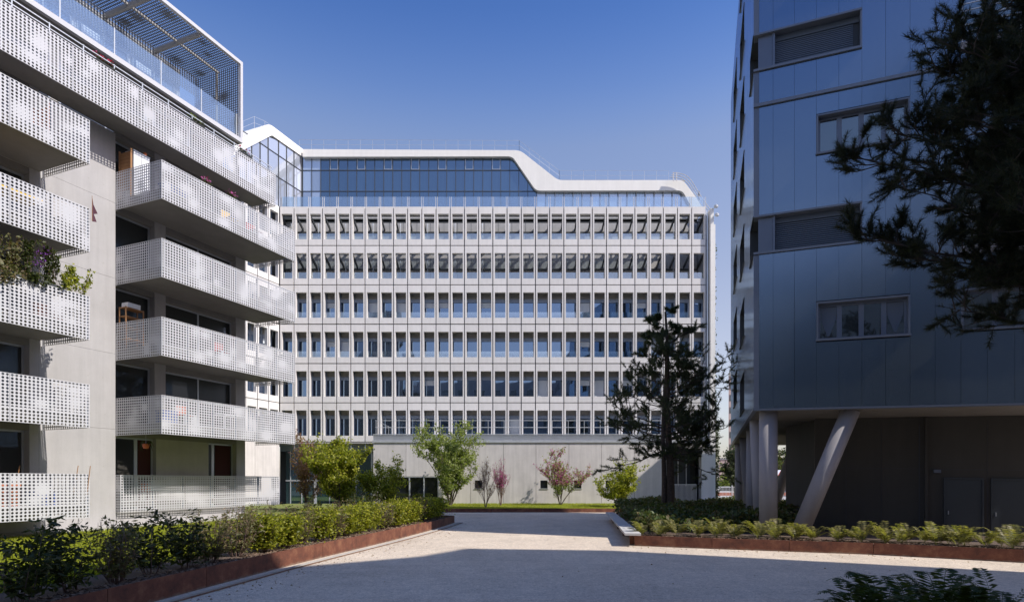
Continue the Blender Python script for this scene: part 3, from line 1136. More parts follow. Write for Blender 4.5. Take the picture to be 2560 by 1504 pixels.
def lumps(rng, w, h, n=None, keep=0.0):
    """field of hole sizes: full holes with patches where they shrink"""
    n = n if n is not None else max(2, int(w * h * 1.25))
    bl = [(rng.uniform(0, w), rng.uniform(0.2, h - 0.15), rng.uniform(0.14, 0.36), rng.uniform(0.12, 0.28), rng.uniform(0.5, 0.9)) for _ in range(n)]

    def f(x, y):
        s = 0
        for cx, cy, a, b, k in bl:
            d = ((x - cx) / a) ** 2 + ((y - cy) / b) ** 2
            if d < 6:
                s += k * math.exp(-d * 1.2)
        return max(0.2, 1 - s)
    return f


def perf(w, h, field, p=0.104, r=0.0385, seg=8):
    """perforated sheet in local (x, z): verts, quads"""
    nx, nz = max(1, round((w - 0.01) / (p * 1.12))), max(1, round(h / p))
    px, pz = w / nx, h / nz
    vs, qs = [], []
    ang = [math.pi / 4 * k for k in range(8)]
    sq = [(0.5, 0), (0.5, 0.5), (0, 0.5), (-0.5, 0.5), (-0.5, 0), (-0.5, -0.5), (0, -0.5), (0.5, -0.5)]
    for i in range(nx):
        for j in range(nz):
            cx, cz = (i + 0.5) * px, (j + 0.5) * pz
            rad = r * field(cx, cz)
            if j == 0 or j == nz - 1:
                rad = max(rad, r * 0.9)
            b = len(vs)
            for (a, c) in sq:
                vs.append((cx + a * px, 0, cz + c * pz))
            for t in ang:
                vs.append((cx + rad * math.cos(t), 0, cz + rad * math.sin(t)))
            for k in range(8):
                k2 = (k + 1) % 8
                qs.append((b + k, b + k2, b + 8 + k2, b + 8 + k))
    return vs, qs


def perf_obj(w, h, field, parent, loc, rz, name='perforated_panel', mat=None, flange=True, p=0.104, r=0.0385, flat=False):
    vs, qs = perf(w, h, field, p, r)
    vs = list(vs)
    if flange:
        # folded edges give the sheet its depth
        b = len(vs)
        d = 0.035
        for (x0, z0, x1, z1) in ((0, 0, w, 0), (0, h, w, h), (0, 0, 0, h), (w, 0, w, h)):
            k = len(vs)
            vs += [(x0, 0, z0), (x1, 0, z1), (x1, d, z1), (x0, d, z0)]
            qs.append((k, k + 1, k + 2, k + 3))
    if flat:
        vs = [(x, z, 0) for (x, y, z) in vs]
    me = arrmesh(name, vs, qs, mat or M['white'])
    return link(name, me, parent, loc, rz)


rb = random.Random(11)
PHT = 1.455


def balcony(u0, u1, v0, vw, ztop, left=True, right=True, h=PHT, posts=True):
    """slab with perforated sheets on the front and the returns; local frame of the building"""
    zb = ztop - h
    m = MB()
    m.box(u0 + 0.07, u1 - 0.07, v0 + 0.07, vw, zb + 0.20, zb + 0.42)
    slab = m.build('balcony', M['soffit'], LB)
    L = u1 - u0
    n = max(1, round(L / 2.5))
    w = L / n
    for i in range(n):
        perf_obj(w - 0.012, h, lumps(rb, w, h), slab, (u0 + i * w + 0.006, v0, zb), 0)
    if left:
        perf_obj(vw - v0 - 0.02, h, lumps(rb, vw - v0, h), slab, (u0, vw - 0.01, zb), R(-90))
    if right:
        perf_obj(vw - v0 - 0.02, h, lumps(rb, vw - v0, h), slab, (u1, v0 + 0.01, zb), R(90))
    if posts:
        pm_ = MB()
        pm_.box(-0.02, 0.02, 0.04, 0.10, 0.05, h - 0.04)
        me = pm_.mesh('railing_post', M['jamb'])
        for i in range(n * 2 + 1):
            link('railing_post', me, slab, (min(max(u0 + i * w / 2, u0 + 0.05), u1 - 0.05), v0, zb))
        MB().box(u0 + 0.05, u1 - 0.05, v0 + 0.05, v0 + 0.09, ztop - 0.06, ztop - 0.02).build('handrail', M['alu'], slab)
        MB().box(u0 + 0.05, u1 - 0.05, v0 + 0.02, v0 + 0.07, zb + 0.42, zb + 0.46).build('fixing_rail', M['white'], slab)
    return slab


VW = 2.55
UE = 6.43
tops = [14.09, 11.15, 8.205, 5.27]
for z in tops:
    balcony(0, 7.04, 0, VW, z)
    balcony(-9.6, -2.61, 0, VW, z, left=False)
balcony(0, 8.43, 2.27, VW + 0.25, 2.28, posts=True)
balcony(-9.6, -2.61, 0, VW, 2.28, left=False)
ts = balcony(-9.5, 7.04, 1.2, VW + 0.1, 17.07, left=False, h=1.56)
# hand rail standing above the long upper balcony
for k in range(15):
    MB().box(0, 0.035, 0, 0.035, 0, 0.42).build('rail_upright', M['galv'], ts, (-8.6 + k * 1.1, 1.32, 17.0))
for z in (17.40, 17.24):
    MB().box(-9.4, 6.95, 1.32, 1.35, z - 0.03, z).build('upper_rail', M['galv'], ts)

# solid wall between the two stacks
levels = [2.28 - PHT] + [t - PHT for t in tops[::-1]]      # bottoms of the sheets
fl = [z + 0.42 for z in levels]                            # floor levels .. 1.24, 4.2 ...
zseg = [0.0] + [z + 0.25 for z in levels[1:]] + [15.62]
for a, b in zip(zseg[:-1], zseg[1:]):
    MB().box(-2.70, -0.004, VW, VW + 1.2, a + 0.004, b - 0.004).build('concrete_wall', M['concrete'], LB)
m = MB()
for z in (1.2, 2.6, 4.6, 6.0, 7.5, 8.9, 10.4, 11.9, 13.4):
    for u in (-1.0, -0.45):
        m.lathe([(0.028, 0), (0.028, 0.006)], (0, 0, 0), 8) if False else None
        n = 8
        c = (u + 0.05 * math.sin(z * 7), VW - 0.003, z)
        m.add([(c[0] + 0.03 * math.cos(2 * math.pi * k / n), c[1], c[2] + 0.03 * math.sin(2 * math.pi * k / n)) for k in range(n)], [tuple(range(n))])
m.build('tie_hole', M['slab'], LB)

# end wall, right of the stack, and body behind
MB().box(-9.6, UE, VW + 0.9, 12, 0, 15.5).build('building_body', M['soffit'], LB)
MB().box(UE - 0.25, UE, VW + 0.002, VW + 0.9, 0, 15.5).build('end_wall', M['concrete'], LB)
MB().box(-9.6, UE, VW + 0.002, VW + 0.9, 0, 0.85).build('plinth', M['concrete'], LB)


def frame_window(u0, u1, z0, z1, v, nmul=1, glass='home_glass', door=None):
    w = MB()
    t = 0.07
    w.box(u0, u1, v, v + 0.08, z0, z0 + t)
    w.box(u0, u1, v, v + 0.08, z1 - t, z1)
    w.box(u0, u0 + t, v, v + 0.08, z0 + t, z1 - t)
    w.box(u1 - t, u1, v, v + 0.08, z0 + t, z1 - t)
    for k in range(1, nmul + 1):
        x = u0 + (u1 - u0) * k / (nmul + 1)
        w.box(x - t / 2, x + t / 2, v, v + 0.08, z0 + t, z1 - t)
    o = w.build('window', M['alu'], LB)
    MB().box(u0 + t, u1 - t, v + 0.03, v + 0.05, z0 + t, z1 - t).build('pane', M[glass], o)
    return o


lev = [0.85] + [z + 0.42 for z in levels[1:]]
soff = [z + 0.2 for z in levels[1:]] + [15.71]
for k in range(5):
    z0, z1 = lev[k], soff[k]
    hd = z1 - 0.22
    if k == 0:
        frame_window(0.05, 1.0, z0, hd, VW + 0.25, 0)
        frame_window(1.0, 1.75, z0, hd, VW + 0.25, 0)
        MB().box(1.1, 1.65, VW + 0.262, VW + 0.275, z0 + 0.1, hd - 0.08).build('red_curtain', M['curtain_red'], LB)
        MB().box(1.75, 4.35, VW + 0.05, VW + 0.9, z0, z1 - 0.004).build('concrete_wall', M['slab'], LB)
        frame_window(4.35, 4.75, z0, hd, VW + 0.25, 0)
        frame_window(4.75, 5.9, z0, hd, VW + 0.25, 0)
        MB().box(4.9, 5.75, VW + 0.262, VW + 0.275, z0 + 0.1, hd - 0.08).build('red_curtain', M['curtain_red'], LB)
        MB().box(5.9, UE - 0.25, VW + 0.002, VW + 0.9, z0, z1 - 0.004).build('pier', M['concrete'], LB)
    else:
        frame_window(0.05, 1.65, z0, hd, VW + 0.3, 0)
        MB().box(1.65, 2.15, VW + 0.002, VW + 0.9, z0, z1 - 0.004).build('pier', M['concrete'], LB)
        frame_window(2.15, 5.86, z0, hd, VW + 0.3, 1)
        MB().box(5.86, UE - 0.25, VW + 0.002, VW + 0.9, z0, z1 - 0.004).build('pier', M['concrete'], LB)
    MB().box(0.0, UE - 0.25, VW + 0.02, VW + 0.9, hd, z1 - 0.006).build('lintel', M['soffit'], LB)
    # left stack
    frame_window(-8.9, -6.2, z0, hd, VW + 0.3, 1)
    frame_window(-5.9, -3.0, z0, hd, VW + 0.3, 1)
    MB().box(-6.2, -5.9, VW + 0.002, VW + 0.9, z0, z1 - 0.004).build('pier', M['concrete'], LB)
    MB().box(-3.0, -2.704, VW + 0.002, VW + 0.9, z0, z1 - 0.004).build('pier', M['concrete'], LB)
    MB().box(-9.6, -2.704, VW + 0.02, VW + 0.9, hd, z1 - 0.006).build('lintel', M['soffit'], LB)
for k in range(1, 5):
    z = levels[k]
    MB().box(-9.6, -2.704, VW + 0.002, VW + 0.9, z + 0.2, z + 0.42).build('floor_edge', M['slab'], LB)
    MB().box(0.0, UE - 0.25, VW + 0.002, VW + 0.9, z + 0.2, z + 0.42).build('floor_edge', M['slab'], LB)

# penthouse: white edge frame, perforated roof and end, glass behind
PV, PU, PB, PT = 2.56, 6.30, 18.5, 22.45
fr = MB()
fr.box(-10, PU, PV, PV + 0.16, PB, PB + 0.20)
fr.box(-10, PU, PV, PV + 0.16, PT - 0.16, PT)
fr.box(PU - 0.14, PU, PV, PV + 0.16, PB + 0.20, PT - 0.16)
ph = fr.build('penthouse_frame', M['white'], LB)
MB().box(-10, PU - 0.01, PV + 0.16, 6.1, PB, PB + 0.18).build('penthouse_floor', M['soffit'], LB)
MB().box(-10, UE - 0.3, VW + 1.2, 6.1, 15.5, PB).build('fifth_floor_body', M['slab'], LB)
for u0, u1 in ((-9, -5.5), (-5.2, -1.7), (-1.4, 2.1), (2.4, 5.9)):
    frame_window(u0, u1, 16.0, 18.3, VW + 1.1, 1)
full = lambda x, y: 1.0
rl_ = random.Random(4)
for k in range(7):
    u1 = PU - 0.02 - k * 2.32
    perf_obj(2.3, 3.0, lumps(rl_, 2.3, 3.0, 4), LB, (u1 - 2.3, PV + 0.17, PT - 0.03), 0, 'roof_mesh_panel', M['greymesh'], False, 0.115, 0.043, True)
    MB().box(u1 - 2.34, u1 - 2.24, PV + 0.17, 5.75, PT - 0.26, PT - 0.06).build('roof_beam', M['slab'], LB)
    perf_obj(2.3, 1.0, full, LB, (u1 - 2.3, 5.55, PT - 1.05), 0, 'mesh_fascia', M['greymesh'], False, 0.115, 0.043)
MB().bar((-10, PV + 1.6, PT - 0.1), (PU, PV + 1.6, PT - 0.1), 0.06, 0.10).build('roof_beam', M['slab'], LB)
perf_obj(3.0, PT - PB - 0.25, lumps(rl_, 3, 3.6, 5), LB, (PU - 0.07, PV + 0.16, PB + 0.2), R(90), 'mesh_end_panel', M['greymesh'], False, 0.115, 0.043)
MB().box(PU - 0.12, PU - 0.02, PV + 1.6, PV + 1.68, PB + 0.2, PT - 0.1).build('end_post', M['slab'], LB)
MB().box(-10, PU - 0.9, 5.75, 6.1, PB + 0.18, PT - 0.1).build('penthouse_wall', M['whiteplast'], LB)
for k in range(6):
    u0 = PU - 3.4 - k * 2.4
    frame_window(u0, u0 + 2.2, PB + 0.2, PT - 1.1, 5.66, 1, 'attic_pale')
    MB().box(u0 + 0.15, u0 + 0.9, 5.60, 5.64, PB + 0.3, PT - 1.2).build('curtain', M['curtain'], LB)
for k in range(7):
    u1 = PU - 0.2 - k * 2.0
    o = MB().box(u1 - 1.97, u1, PV + 0.20, PV + 0.214, PB + 0.2, PB + 1.35).build('glass_balustrade', M['clear'], LB)
    MB().box(u1 - 0.02, u1 + 0.02, PV + 0.19, PV + 0.23, PB + 0.2, PB + 1.38).build('balustrade_post', M['galv'], o)


# ------------------------------------------------------------------ things kept on the balconies
def lw(u, v, z):
    """point of the balcony building's frame in the world"""
    return Vector((-13.14 + UX * u - UY * v, 22.5 + UY * u + UX * v, z))


def leaves(rng, pts, size, spread, vs, qs, flat=0.0, elong=1.4):
    for p in pts:
        c = Vector(p) + Vector((rng.gauss(0, spread), rng.gauss(0, spread), rng.gauss(0, spread)))
        s = size * rng.uniform(0.6, 1.3)
        n = Vector((rng.gauss(0, 1), rng.gauss(0, 1), rng.gauss(0, 1) + flat)).normalized()
        a = n.orthogonal().normalized()
        a = Matrix.Rotation(rng.uniform(0, 6.28), 3, n) @ a
        b = n.cross(a)
        a = a * s * elong * 0.5
        b = b * s * 0.42
        k = len(vs)
        vs += [c - a, c + b - a * 0.1, c + a, c - b - a * 0.1]
        qs.append((k, k + 1, k + 2, k + 3))


def flower_box(u, v, z, label, mat='redflower', w=0.7, cat='flower box'):
    rng = random.Random(int(u * 100))
    o = empty('flower_box', lw(u, v, z), LANG, label, cat, 'flower boxes hung on the left building')
    MB().box(-w / 2, w / 2, -0.1, 0.1, -0.18, 0).build('trough', M['black'], o)
    vs, qs = [], []
    leaves(rng, [(rng.uniform(-w / 2, w / 2), 0, 0.08) for _ in range(90)], 0.07, 0.06, vs, qs)
    link('foliage', arrmesh('foliage', vs, qs, M['leaf_green']), o)
    vs, qs = [], []
    leaves(rng, [(rng.uniform(-w / 2, w / 2), 0, 0.2) for _ in range(40)], 0.06, 0.05, vs, qs)
    link('blossom', arrmesh('blossom', vs, qs, M[mat]), o)


flower_box(5.3, 1.42, 17.25, 'red geraniums in a dark trough near the right end of the long upper balcony')
flower_box(-1.2, 1.42, 17.25, 'red and white flowers in a dark trough halfway along the long upper balcony')
flower_box(2.7, 1.42, 17.25, 'grassy dark trough on the upper balcony between the two flowering troughs', 'leaf_pale')
flower_box(2.1, 0.12, 14.12, 'pink flowers poking over the top right-hand balcony, nearer its corner', 'magenta', 0.35)
flower_box(3.4, 0.12, 14.12, 'pink flowers poking over the top right-hand balcony, further along', 'magenta', 0.35)
flower_box(-6.0, 1.42, 17.25, 'crimson cloth-like blooms in a trough at the near end of the long upper balcony', 'magenta', 1.2)

# privacy screen of reddish wood and cabinet at the top of the right stack
o = empty('privacy_screen', lw(0.15, 2.22, 13.06), LANG, 'brown slatted wooden screen beside the white panel on the top right-hand balcony', 'screen')
for k in range(11):
    MB().box(0, 0.03, -0.30, 0.30, 0.14 * k + 0.3, 0.14 * k + 0.425).build('slat', M['wood'], o)
for y in (-0.34, 0.31):
    MB().box(-0.02, 0.05, y, y + 0.03, 0, 1.92).build('upright', M['wood'], o)
o = empty('cabinet', lw(0.26, 1.88, 13.06), LANG, 'tall white cabinet standing behind the corner of the top right-hand balcony', 'cabinet')
MB().box(0, 0.66, 0, 0.45, 0, 1.88).build('carcass', M['whiteplast'], o)
MB().box(-0.02, 0.68, -0.02, 0.47, 1.883, 1.92).build('top', M['galv'], o)
MB().box(0.325, 0.335, -0.006, -0.001, 0.05, 1.8).build('door_joint', M['dark'], o)
o = empty('flower_pot', lw(0.80, 1.98, 14.985), 0, 'small orange pot standing on the white balcony cabinet', 'flower pot')
MB().lathe([(0.05, 0), (0.08, 0.12), (0.05, 0.16)], (0, 0, 0), 10).build('pot', M['terracotta'], o)
# slatted red screen on the left stack
o = empty('privacy_screen', lw(-2.95, 2.0, 13.06), LANG, 'reddish slatted screen at the back corner of the top left-hand balcony', 'screen')
for k in range(12):
    MB().box(0, 0.03, -0.4, 0.4, 0.12 * k + 0.3, 0.12 * k + 0.37).build('slat', M['terracotta'], o)
for y in (-0.42, 0.4):
    MB().box(-0.02, 0.05, y, y + 0.03, 0, 1.8).build('upright', M['terracotta'], o)
# shelf with a white tub on the third balcony
o = empty('shelf_unit', lw(0.06, 2.05, 7.09), LANG, 'wooden shelf rack showing above the third balcony of the right stack', 'shelf')
for (x, y) in ((0, 0), (0.72, 0), (0, 0.36), (0.72, 0.36)):
    MB().box(x, x + 0.04, y, y + 0.04, 0, 1.75).build('leg', M['wood'], o)
for z in (0.5, 0.95, 1.36, 1.70):
    MB().box(0.0, 0.76, 0.0, 0.40, z, z + 0.03).build('shelf', M['wood'], o)
o = empty('tub', lw(0.42, 2.25, 8.822), LANG, 'white plastic tub resting on the wooden shelf rack', 'tub')
mb = MB()
mb.prism([(-0.22, -0.14), (0.22, -0.14), (0.22, 0.14), (-0.22, 0.14)], 0, 0.02)
for a in ((-0.26, -0.18, 0.26, -0.16), (-0.26, 0.16, 0.26, 0.18), (-0.26, -0.16, -0.24, 0.16), (0.24, -0.16, 0.26, 0.16)):
    mb.box(a[0], a[2], a[1], a[3], 0.02, 0.2)
mb.build('basin', M['whiteplast'], o)
# hanging pot below the lowest right-hand balcony
o = empty('hanging_pot', lw(0.30, 1.25, 3.42), 0, 'orange hanging pot with trailing spider plant under the lowest overhanging balcony', 'hanging plant')
MB().lathe([(0.08, -0.12), (0.13, 0.0), (0.14, 0.06)], (0, 0, 0), 12).build('pot', M['orange'], o)
MB().tube([(0, 0, 0.05), (0, 0, 0.55)], 0.006, 5).build('hook', M['galv'], o)
mb = MB()
rng = random.Random(2)
for k in range(26):
    a = rng.uniform(0, 6.28)
    r = rng.uniform(0.15, 0.32)
    mb.tube([(0.05 * math.cos(a), 0.05 * math.sin(a), 0.05), (r * 0.6 * math.cos(a), r * 0.6 * math.sin(a), 0.16), (r * math.cos(a), r * math.sin(a), rng.uniform(-0.25, 0.02))], [0.012, 0.012, 0.003], 4)
mb.build('leaf', M['leaf_green'], o)
# flag on the second balcony of the left stack
o = empty('flag', lw(-2.62, -0.12, 10.9), LANG, 'furled maroon and white pennant at the right end of the left-hand balconies', 'flag')
MB().tube([(0, 0, -0.3), (0, 0, 1.05)], 0.012, 6).build('staff', M['wood'], o)
o.scale = (0.62, 0.62, 0.62)
MB().add([(0, 0, 0), (0, 0, 0), (0, 0, 0)], []) if False else None
mb = MB()
prof = [(0.0, 1.0, 0.0), (0.10, 0.62, 0.05), (0.26, 0.18, -0.05), (0.12, 0.12, 0.05), (0.22, -0.28, -0.03), (0.06, -0.30, 0.06), (0.0, 0.2, 0.02)]
mb.add([(x, y - 0.008, z) for x, z, y in prof] + [(x, y + 0.008, z) for x, z, y in prof],
       [tuple(range(7)), tuple(range(13, 6, -1))] + [(i, 7 + i, 7 + (i + 1) % 7, (i + 1) % 7) for i in range(7)])
mb.build('cloth', M['maroon'], o)
# planted balcony, third of the left stack
rng = random.Random(21)


def balcony_plant(u, v, z, hgt, mat, label, trail=0.0, fl=None, n=700, sp=0.16, wd=0.5):
    o = empty('balcony_plant', lw(u, v, z), LANG, label, 'plant', 'plants growing over the third left-hand balcony')
    MB().box(-wd, wd, -0.14, 0.14, -0.30, 0.0).build('trough', M['dark'], o)
    vs, qs = [], []
    pts = []
    tw = MB()
    for k in range(16):
        x = rng.uniform(-wd, wd)
        hh = hgt * rng.uniform(0.55, 1.0)
        lean = rng.uniform(-0.2, 0.25)
        q = [Vector((x, 0, 0)), Vector((x + lean * 0.4, rng.uniform(-0.15, 0.05), hh * 0.5)), Vector((x + lean, rng.uniform(-0.2, 0.05), hh))]
        tw.tube(q, [0.008, 0.006, 0.003], 4)
        for j in range(n // 16):
            t = rng.random() ** 0.7
            pts.append(q[0].lerp(q[1], t * 2) if t < 0.5 else q[1].lerp(q[2], t * 2 - 1))
    if trail:
        for k in range(9):
            x = rng.uniform(-wd, wd)
            L_ = trail * rng.uniform(0.4, 1)
            for j in range(36):
                t = rng.random()
                pts.append(Vector((x + rng.gauss(0, 0.03), -0.30, 0.1 - t * L_)))
    leaves(rng, pts, 0.075, 0.055, vs, qs)
    link('foliage', arrmesh('foliage', vs, qs, M[mat]), o)
    tw.build('stems', M['twig'], o)
    if fl:
        vs, qs = [], []
        leaves(rng, [Vector((rng.uniform(-wd, wd) * 0.8, -0.15, hgt * rng.uniform(0.3, 0.8))) for _ in range(6) for __ in range(1)] * 14, 0.05, 0.06, vs, qs)
        link('blossom', arrmesh('blossom', vs, qs, M[fl]), o)


balcony_plant(-3.0, 0.2, 8.2, 0.95, 'leaf_lime', 'bright green upright shrub at the right end of the planted balcony', 0.0, None, 700, wd=0.34)
balcony_plant(-4.0, 0.2, 8.3, 1.35, 'leaf_green', 'taller green shrub with purple blooms in the middle of the planted balcony', 0.25, 'purple', 1100, wd=0.5)
balcony_plant(-5.15, 0.2, 8.3, 1.2, 'leaf_olive', 'yellowish-orange trailing plant left of the purple blooms', 0.6, None, 900, wd=0.6)
balcony_plant(-6.5, 0.2, 8.3, 1.2, 'leaf_olive', 'leggy olive plant at the left edge of the planted balcony', 0.35, None, 700, wd=0.6)
# patio heater
o = empty('patio_heater', lw(-4.7, 1.2, 7.17), 0, 'dark mushroom patio heater behind the planted balcony', 'patio heater')
MB().lathe([(0.22, 0), (0.22, 0.06), (0.03, 0.1), (0.03, 1.8), (0.1, 1.85), (0.1, 2.05)], (0, 0, 0), 14).build('stand', M['dark'], o)
MB().lathe([(0.42, 2.08), (0.40, 2.11), (0.10, 2.2), (0.02, 2.21)], (0, 0, 0), 20).build('hood', M['galv'], o)


# things half seen through the holes
def box_thing(name, u, v, z, w, d, h, mat, label, cat, legs=False, back=False):
    o = empty(name, lw(u, v, z), LANG, label, cat)
    if legs:
        for x in (0, w - 0.04):
            for y in (0, d - 0.04):
                MB().box(x, x + 0.04, y, y + 0.04, 0, h * (0.5 if back else 0.93)).build('leg', M['galv'], o)
        MB().box(0, w, 0, d, h * (0.5 if back else 0.93) + 0.002, h * (0.55 if back else 1)).build('seat' if back else 'top', M[mat], o)
        if back:
            MB().box(0, w, d, d + 0.03, h * 0.55, h).build('backrest', M[mat], o)
    else:
        MB().box(0, w, 0, d, 0, h * 0.9).build('body', M[mat], o)
        MB().box(-0.02, w + 0.02, -0.02, d + 0.02, h * 0.9 + 0.002, h).build('lid', M[mat], o)


for (nm, u, v, z, w, d, h, mat, lab, cat, lg, bk) in [
    ('storage_box', 0.5, 0.4, 13.06, 0.9, 0.4, 0.5, 'blue', 'blue storage box seen through the holes of the top right-hand balcony', 'box', False, False),
    ('chair', 3.6, 0.5, 13.06, 0.5, 0.5, 0.85, 'yellow', 'yellow chair seen through the holes of the top right-hand balcony', 'chair', True, True),
    ('chair', 5.0, 0.5, 13.06, 0.5, 0.5, 0.85, 'red', 'red chair seen through the holes at the far end of the top right-hand balcony', 'chair', True, True),
    ('chair', 1.4, 0.5, 4.25, 0.5, 0.5, 0.85, 'orange', 'orange chair seen through the holes of the lowest overhanging balcony', 'chair', True, True),
    ('storage_box', 0.3, 0.3, 4.25, 0.6, 0.4, 0.5, 'blue', 'blue box seen through the holes of the lowest overhanging balcony', 'box', False, False),
    ('table', 3.6, 0.8, 4.25, 1.2, 0.7, 0.72, 'whiteplast', 'white table seen through the holes of the lowest overhanging balcony', 'table', True, False),
    ('chair', 3.2, 0.5, 7.17, 0.5, 0.5, 0.85, 'red', 'red chair seen through the holes of the third right-hand balcony', 'chair', True, True),
    ('table', -5.3, 0.4, 10.12, 1.5, 0.7, 0.85, 'yellow', 'yellow-topped table seen through the holes of the second left-hand balcony', 'table', True, False),
    ('storage_box', -4.0, 0.35, 7.17, 0.8, 0.3, 0.5, 'orange', 'orange crate seen through the holes of the planted balcony', 'box', False, False),
    ('chair', 1.0, 2.32, 1.25, 0.45, 0.2, 0.7, 'orange', 'orange folding chair behind the ground-floor railing', 'chair', True, True),
    ('storage_box', -5.5, 0.5, 1.25, 1.1, 0.5, 0.7, 'terracotta', 'brown storage box behind the holes of the lowest left-hand balcony', 'box', False, False),
    ('storage_box', -4.0, 0.4, 1.25, 0.6, 0.5, 0.45, 'blue', 'blue crate behind the holes of the lowest left-hand balcony', 'box', False, False),
]:
    box_thing(nm, u, v, z, w, d, h, mat, lab, cat, lg, bk)

# lights and lamps: twigs leaning on the ground balcony
o = empty('garden_canes', lw(-3.1, 0.15, 1.25), 0, 'thin canes sticking up from the lowest left-hand balcony', 'canes')
for (x, y, l) in ((0, 0, 0.35), (0.25, 0.3, 0.25), (-1.6, -0.4, 0.35)):
    MB().tube([(x, y, 0), (x + l * 0.4, y + l * 0.3, 1.3)], 0.012, 5).build('cane', M['wood'], o)


# ------------------------------------------------------------------ apartment block on the right
RX0, RY0 = 7.85, 19.5
RB = empty('cladded_block', (RX0, RY0, 0), math.atan2(-0.396, 0.918),
           'dark ribbed-clad apartment block on the right standing on round concrete columns', 'building')
TX, TY = -0.024, -0.021


def rs(x, y, z):
    return (x, y, z + TX * x + TY * y)


def RBOX(name, x0, x1, y0, y1, z0, z1, mat, parent=None):
    p = parent or RB
    return MB(rs).box(x0, x1, y0, y1, z0, z1).build(name, M[mat], p)


# side direction in the local frame
sdw = Vector((12.40 - RX0, 34 - RY0, 0)).normalized()
ca, sa = 0.918, -0.396
sdl = Vector((sdw.x * ca + sdw.y * sa, -sdw.x * sa + sdw.y * ca, 0))
SLEN = 15.2
ZB0, ZT0 = 4.385, 23.7
seams = [0.165, 0.582] + [0.582 + 0.621 * k for k in range(1, 16)]
W2 = [(1.826, 4.31, 6.45, 7.67), (1.826, 4.31, 12.27, 13.52), (1.826, 4.31, 18.2, 19.4),
      (5.55, 8.04, 6.48, 7.70), (5.55, 9.9, 8.9, 11.4), (5.55, 9.9, 14.75, 17.2)]
WS = [(0.0, 3.07, 9.40, 10.60), (0.0, 3.07, 15.32, 16.48), (0.0, 3.07, 21.2, 22.4)]
holes = W2 + WS
led = (14.14, 14.24)
for i in range(-1, len(seams) - 1):
    a = 0.0 if i < 0 else seams[i]
    b = seams[i + 1]
    cuts = sorted([(h[2] - 0.03, h[3] + 0.03) for h in holes if h[0] - 0.05 < (a + b) / 2 < h[1] + 0.02] + [led])
    z = ZB0
    for c0, c1 in cuts + [(ZT0, ZT0)]:
        if c0 - z > 0.05:
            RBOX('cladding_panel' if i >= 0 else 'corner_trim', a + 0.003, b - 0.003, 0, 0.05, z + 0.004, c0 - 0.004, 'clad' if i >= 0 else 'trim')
        z = max(z, c1)
XR = seams[-1]
# carcass behind (pieces between the window bands)
RBOX('ledge', 0, XR, -0.06, 0.08, led[0], led[1], 'trim')
RBOX('bottom_trim', 0, XR, -0.02, 0.12, ZB0 - 0.06, ZB0, 'trim')


def rprism(name, poly, z0, z1, mat):
    return MB(rs).prism(poly, z0, z1).build(name, M[mat], RB)


def foot(inset=0.06, y0=0.06, deep=14.8):
    p = lambda t, o=0.0: (sdl.x * t + o, sdl.y * t)
    a = p(y0 / sdl.y, inset)
    b = p(SLEN, inset)
    return [a, (XR - 0.01, y0), (XR - 0.01, b[1]), b]


rprism('building_body', foot(0.5, 0.30), ZB0 + 0.12, ZT0 - 0.1, 'clad')
rprism('soffit', foot(0.02, 0.02), ZB0 - 0.04, ZB0 + 0.10, 'soffit')
rprism('roof', foot(0.0, 0.0), ZT0 - 0.08, ZT0 + 0.05, 'trim')
# inner lining behind panel joints
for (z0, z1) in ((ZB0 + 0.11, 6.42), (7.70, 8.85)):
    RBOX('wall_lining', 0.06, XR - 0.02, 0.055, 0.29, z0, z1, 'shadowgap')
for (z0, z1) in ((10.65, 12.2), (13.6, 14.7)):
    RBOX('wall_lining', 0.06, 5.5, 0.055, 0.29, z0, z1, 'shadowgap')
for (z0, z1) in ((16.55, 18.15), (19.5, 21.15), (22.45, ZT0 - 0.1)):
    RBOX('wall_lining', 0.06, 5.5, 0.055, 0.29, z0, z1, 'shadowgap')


def casement(x0, x1, z0, z1, leaves_=4, curtain=False):
    t = 0.05
    # thin pale surround standing proud
    RBOX('window_surround', x0, x1, -0.03, 0.28, z1 - 0.05, z1, 'trim')
    RBOX('window_surround', x0, x0 + 0.05, -0.03, 0.28, z0 + 0.06, z1 - 0.052, 'trim')
    RBOX('window_surround', x1 - 0.05, x1, -0.03, 0.28, z0 + 0.06, z1 - 0.052, 'trim')
    RBOX('sill', x0 - 0.02, x1 + 0.02, -0.06, 0.28, z0, z0 + 0.058, 'trim')
    w = (x1 - x0 - 0.1) / leaves_
    for k in range(leaves_):
        a = x0 + 0.05 + k * w
        b = a + w
        m = MB(rs)
        y0, y1 = 0.17, 0.25
        c, d = z0 + 0.062, z1 - 0.055
        m.box(a, b, y0, y1, c, c + 0.07)
        m.box(a, b, y0, y1, d - 0.07, d)
        m.box(a, a + 0.07, y0, y1, c + 0.07, d - 0.07)
        m.box(b - 0.07, b, y0, y1, c + 0.07, d - 0.07)
        o = m.build('window', M['trim'], RB)
        MB(rs).box(a + 0.07, b - 0.07, 0.20, 0.212, c + 0.07, d - 0.07).build('pane', M['shade_glass'], o)
        if curtain and k in (0, 3):
            mb = MB(rs)
            cx = (a + b) / 2
            pts = [(a + 0.08, d - 0.08), (b - 0.08, d - 0.08), (b - 0.09, d - 0.45), (cx + 0.03, c + 0.12), (cx - 0.03, c + 0.12), (a + 0.09, d - 0.45)]
            mb.add([(x, 0.190, z) for x, z in pts] + [(x, 0.196, z) for x, z in pts], [(5, 4, 3, 2, 1, 0), (6, 7, 8, 9, 10, 11)] + [(i, (i + 1) % 6, 6 + (i + 1) % 6, 6 + i) for i in range(6)])
            mb.build('net_curtain', M['shutter'], o)


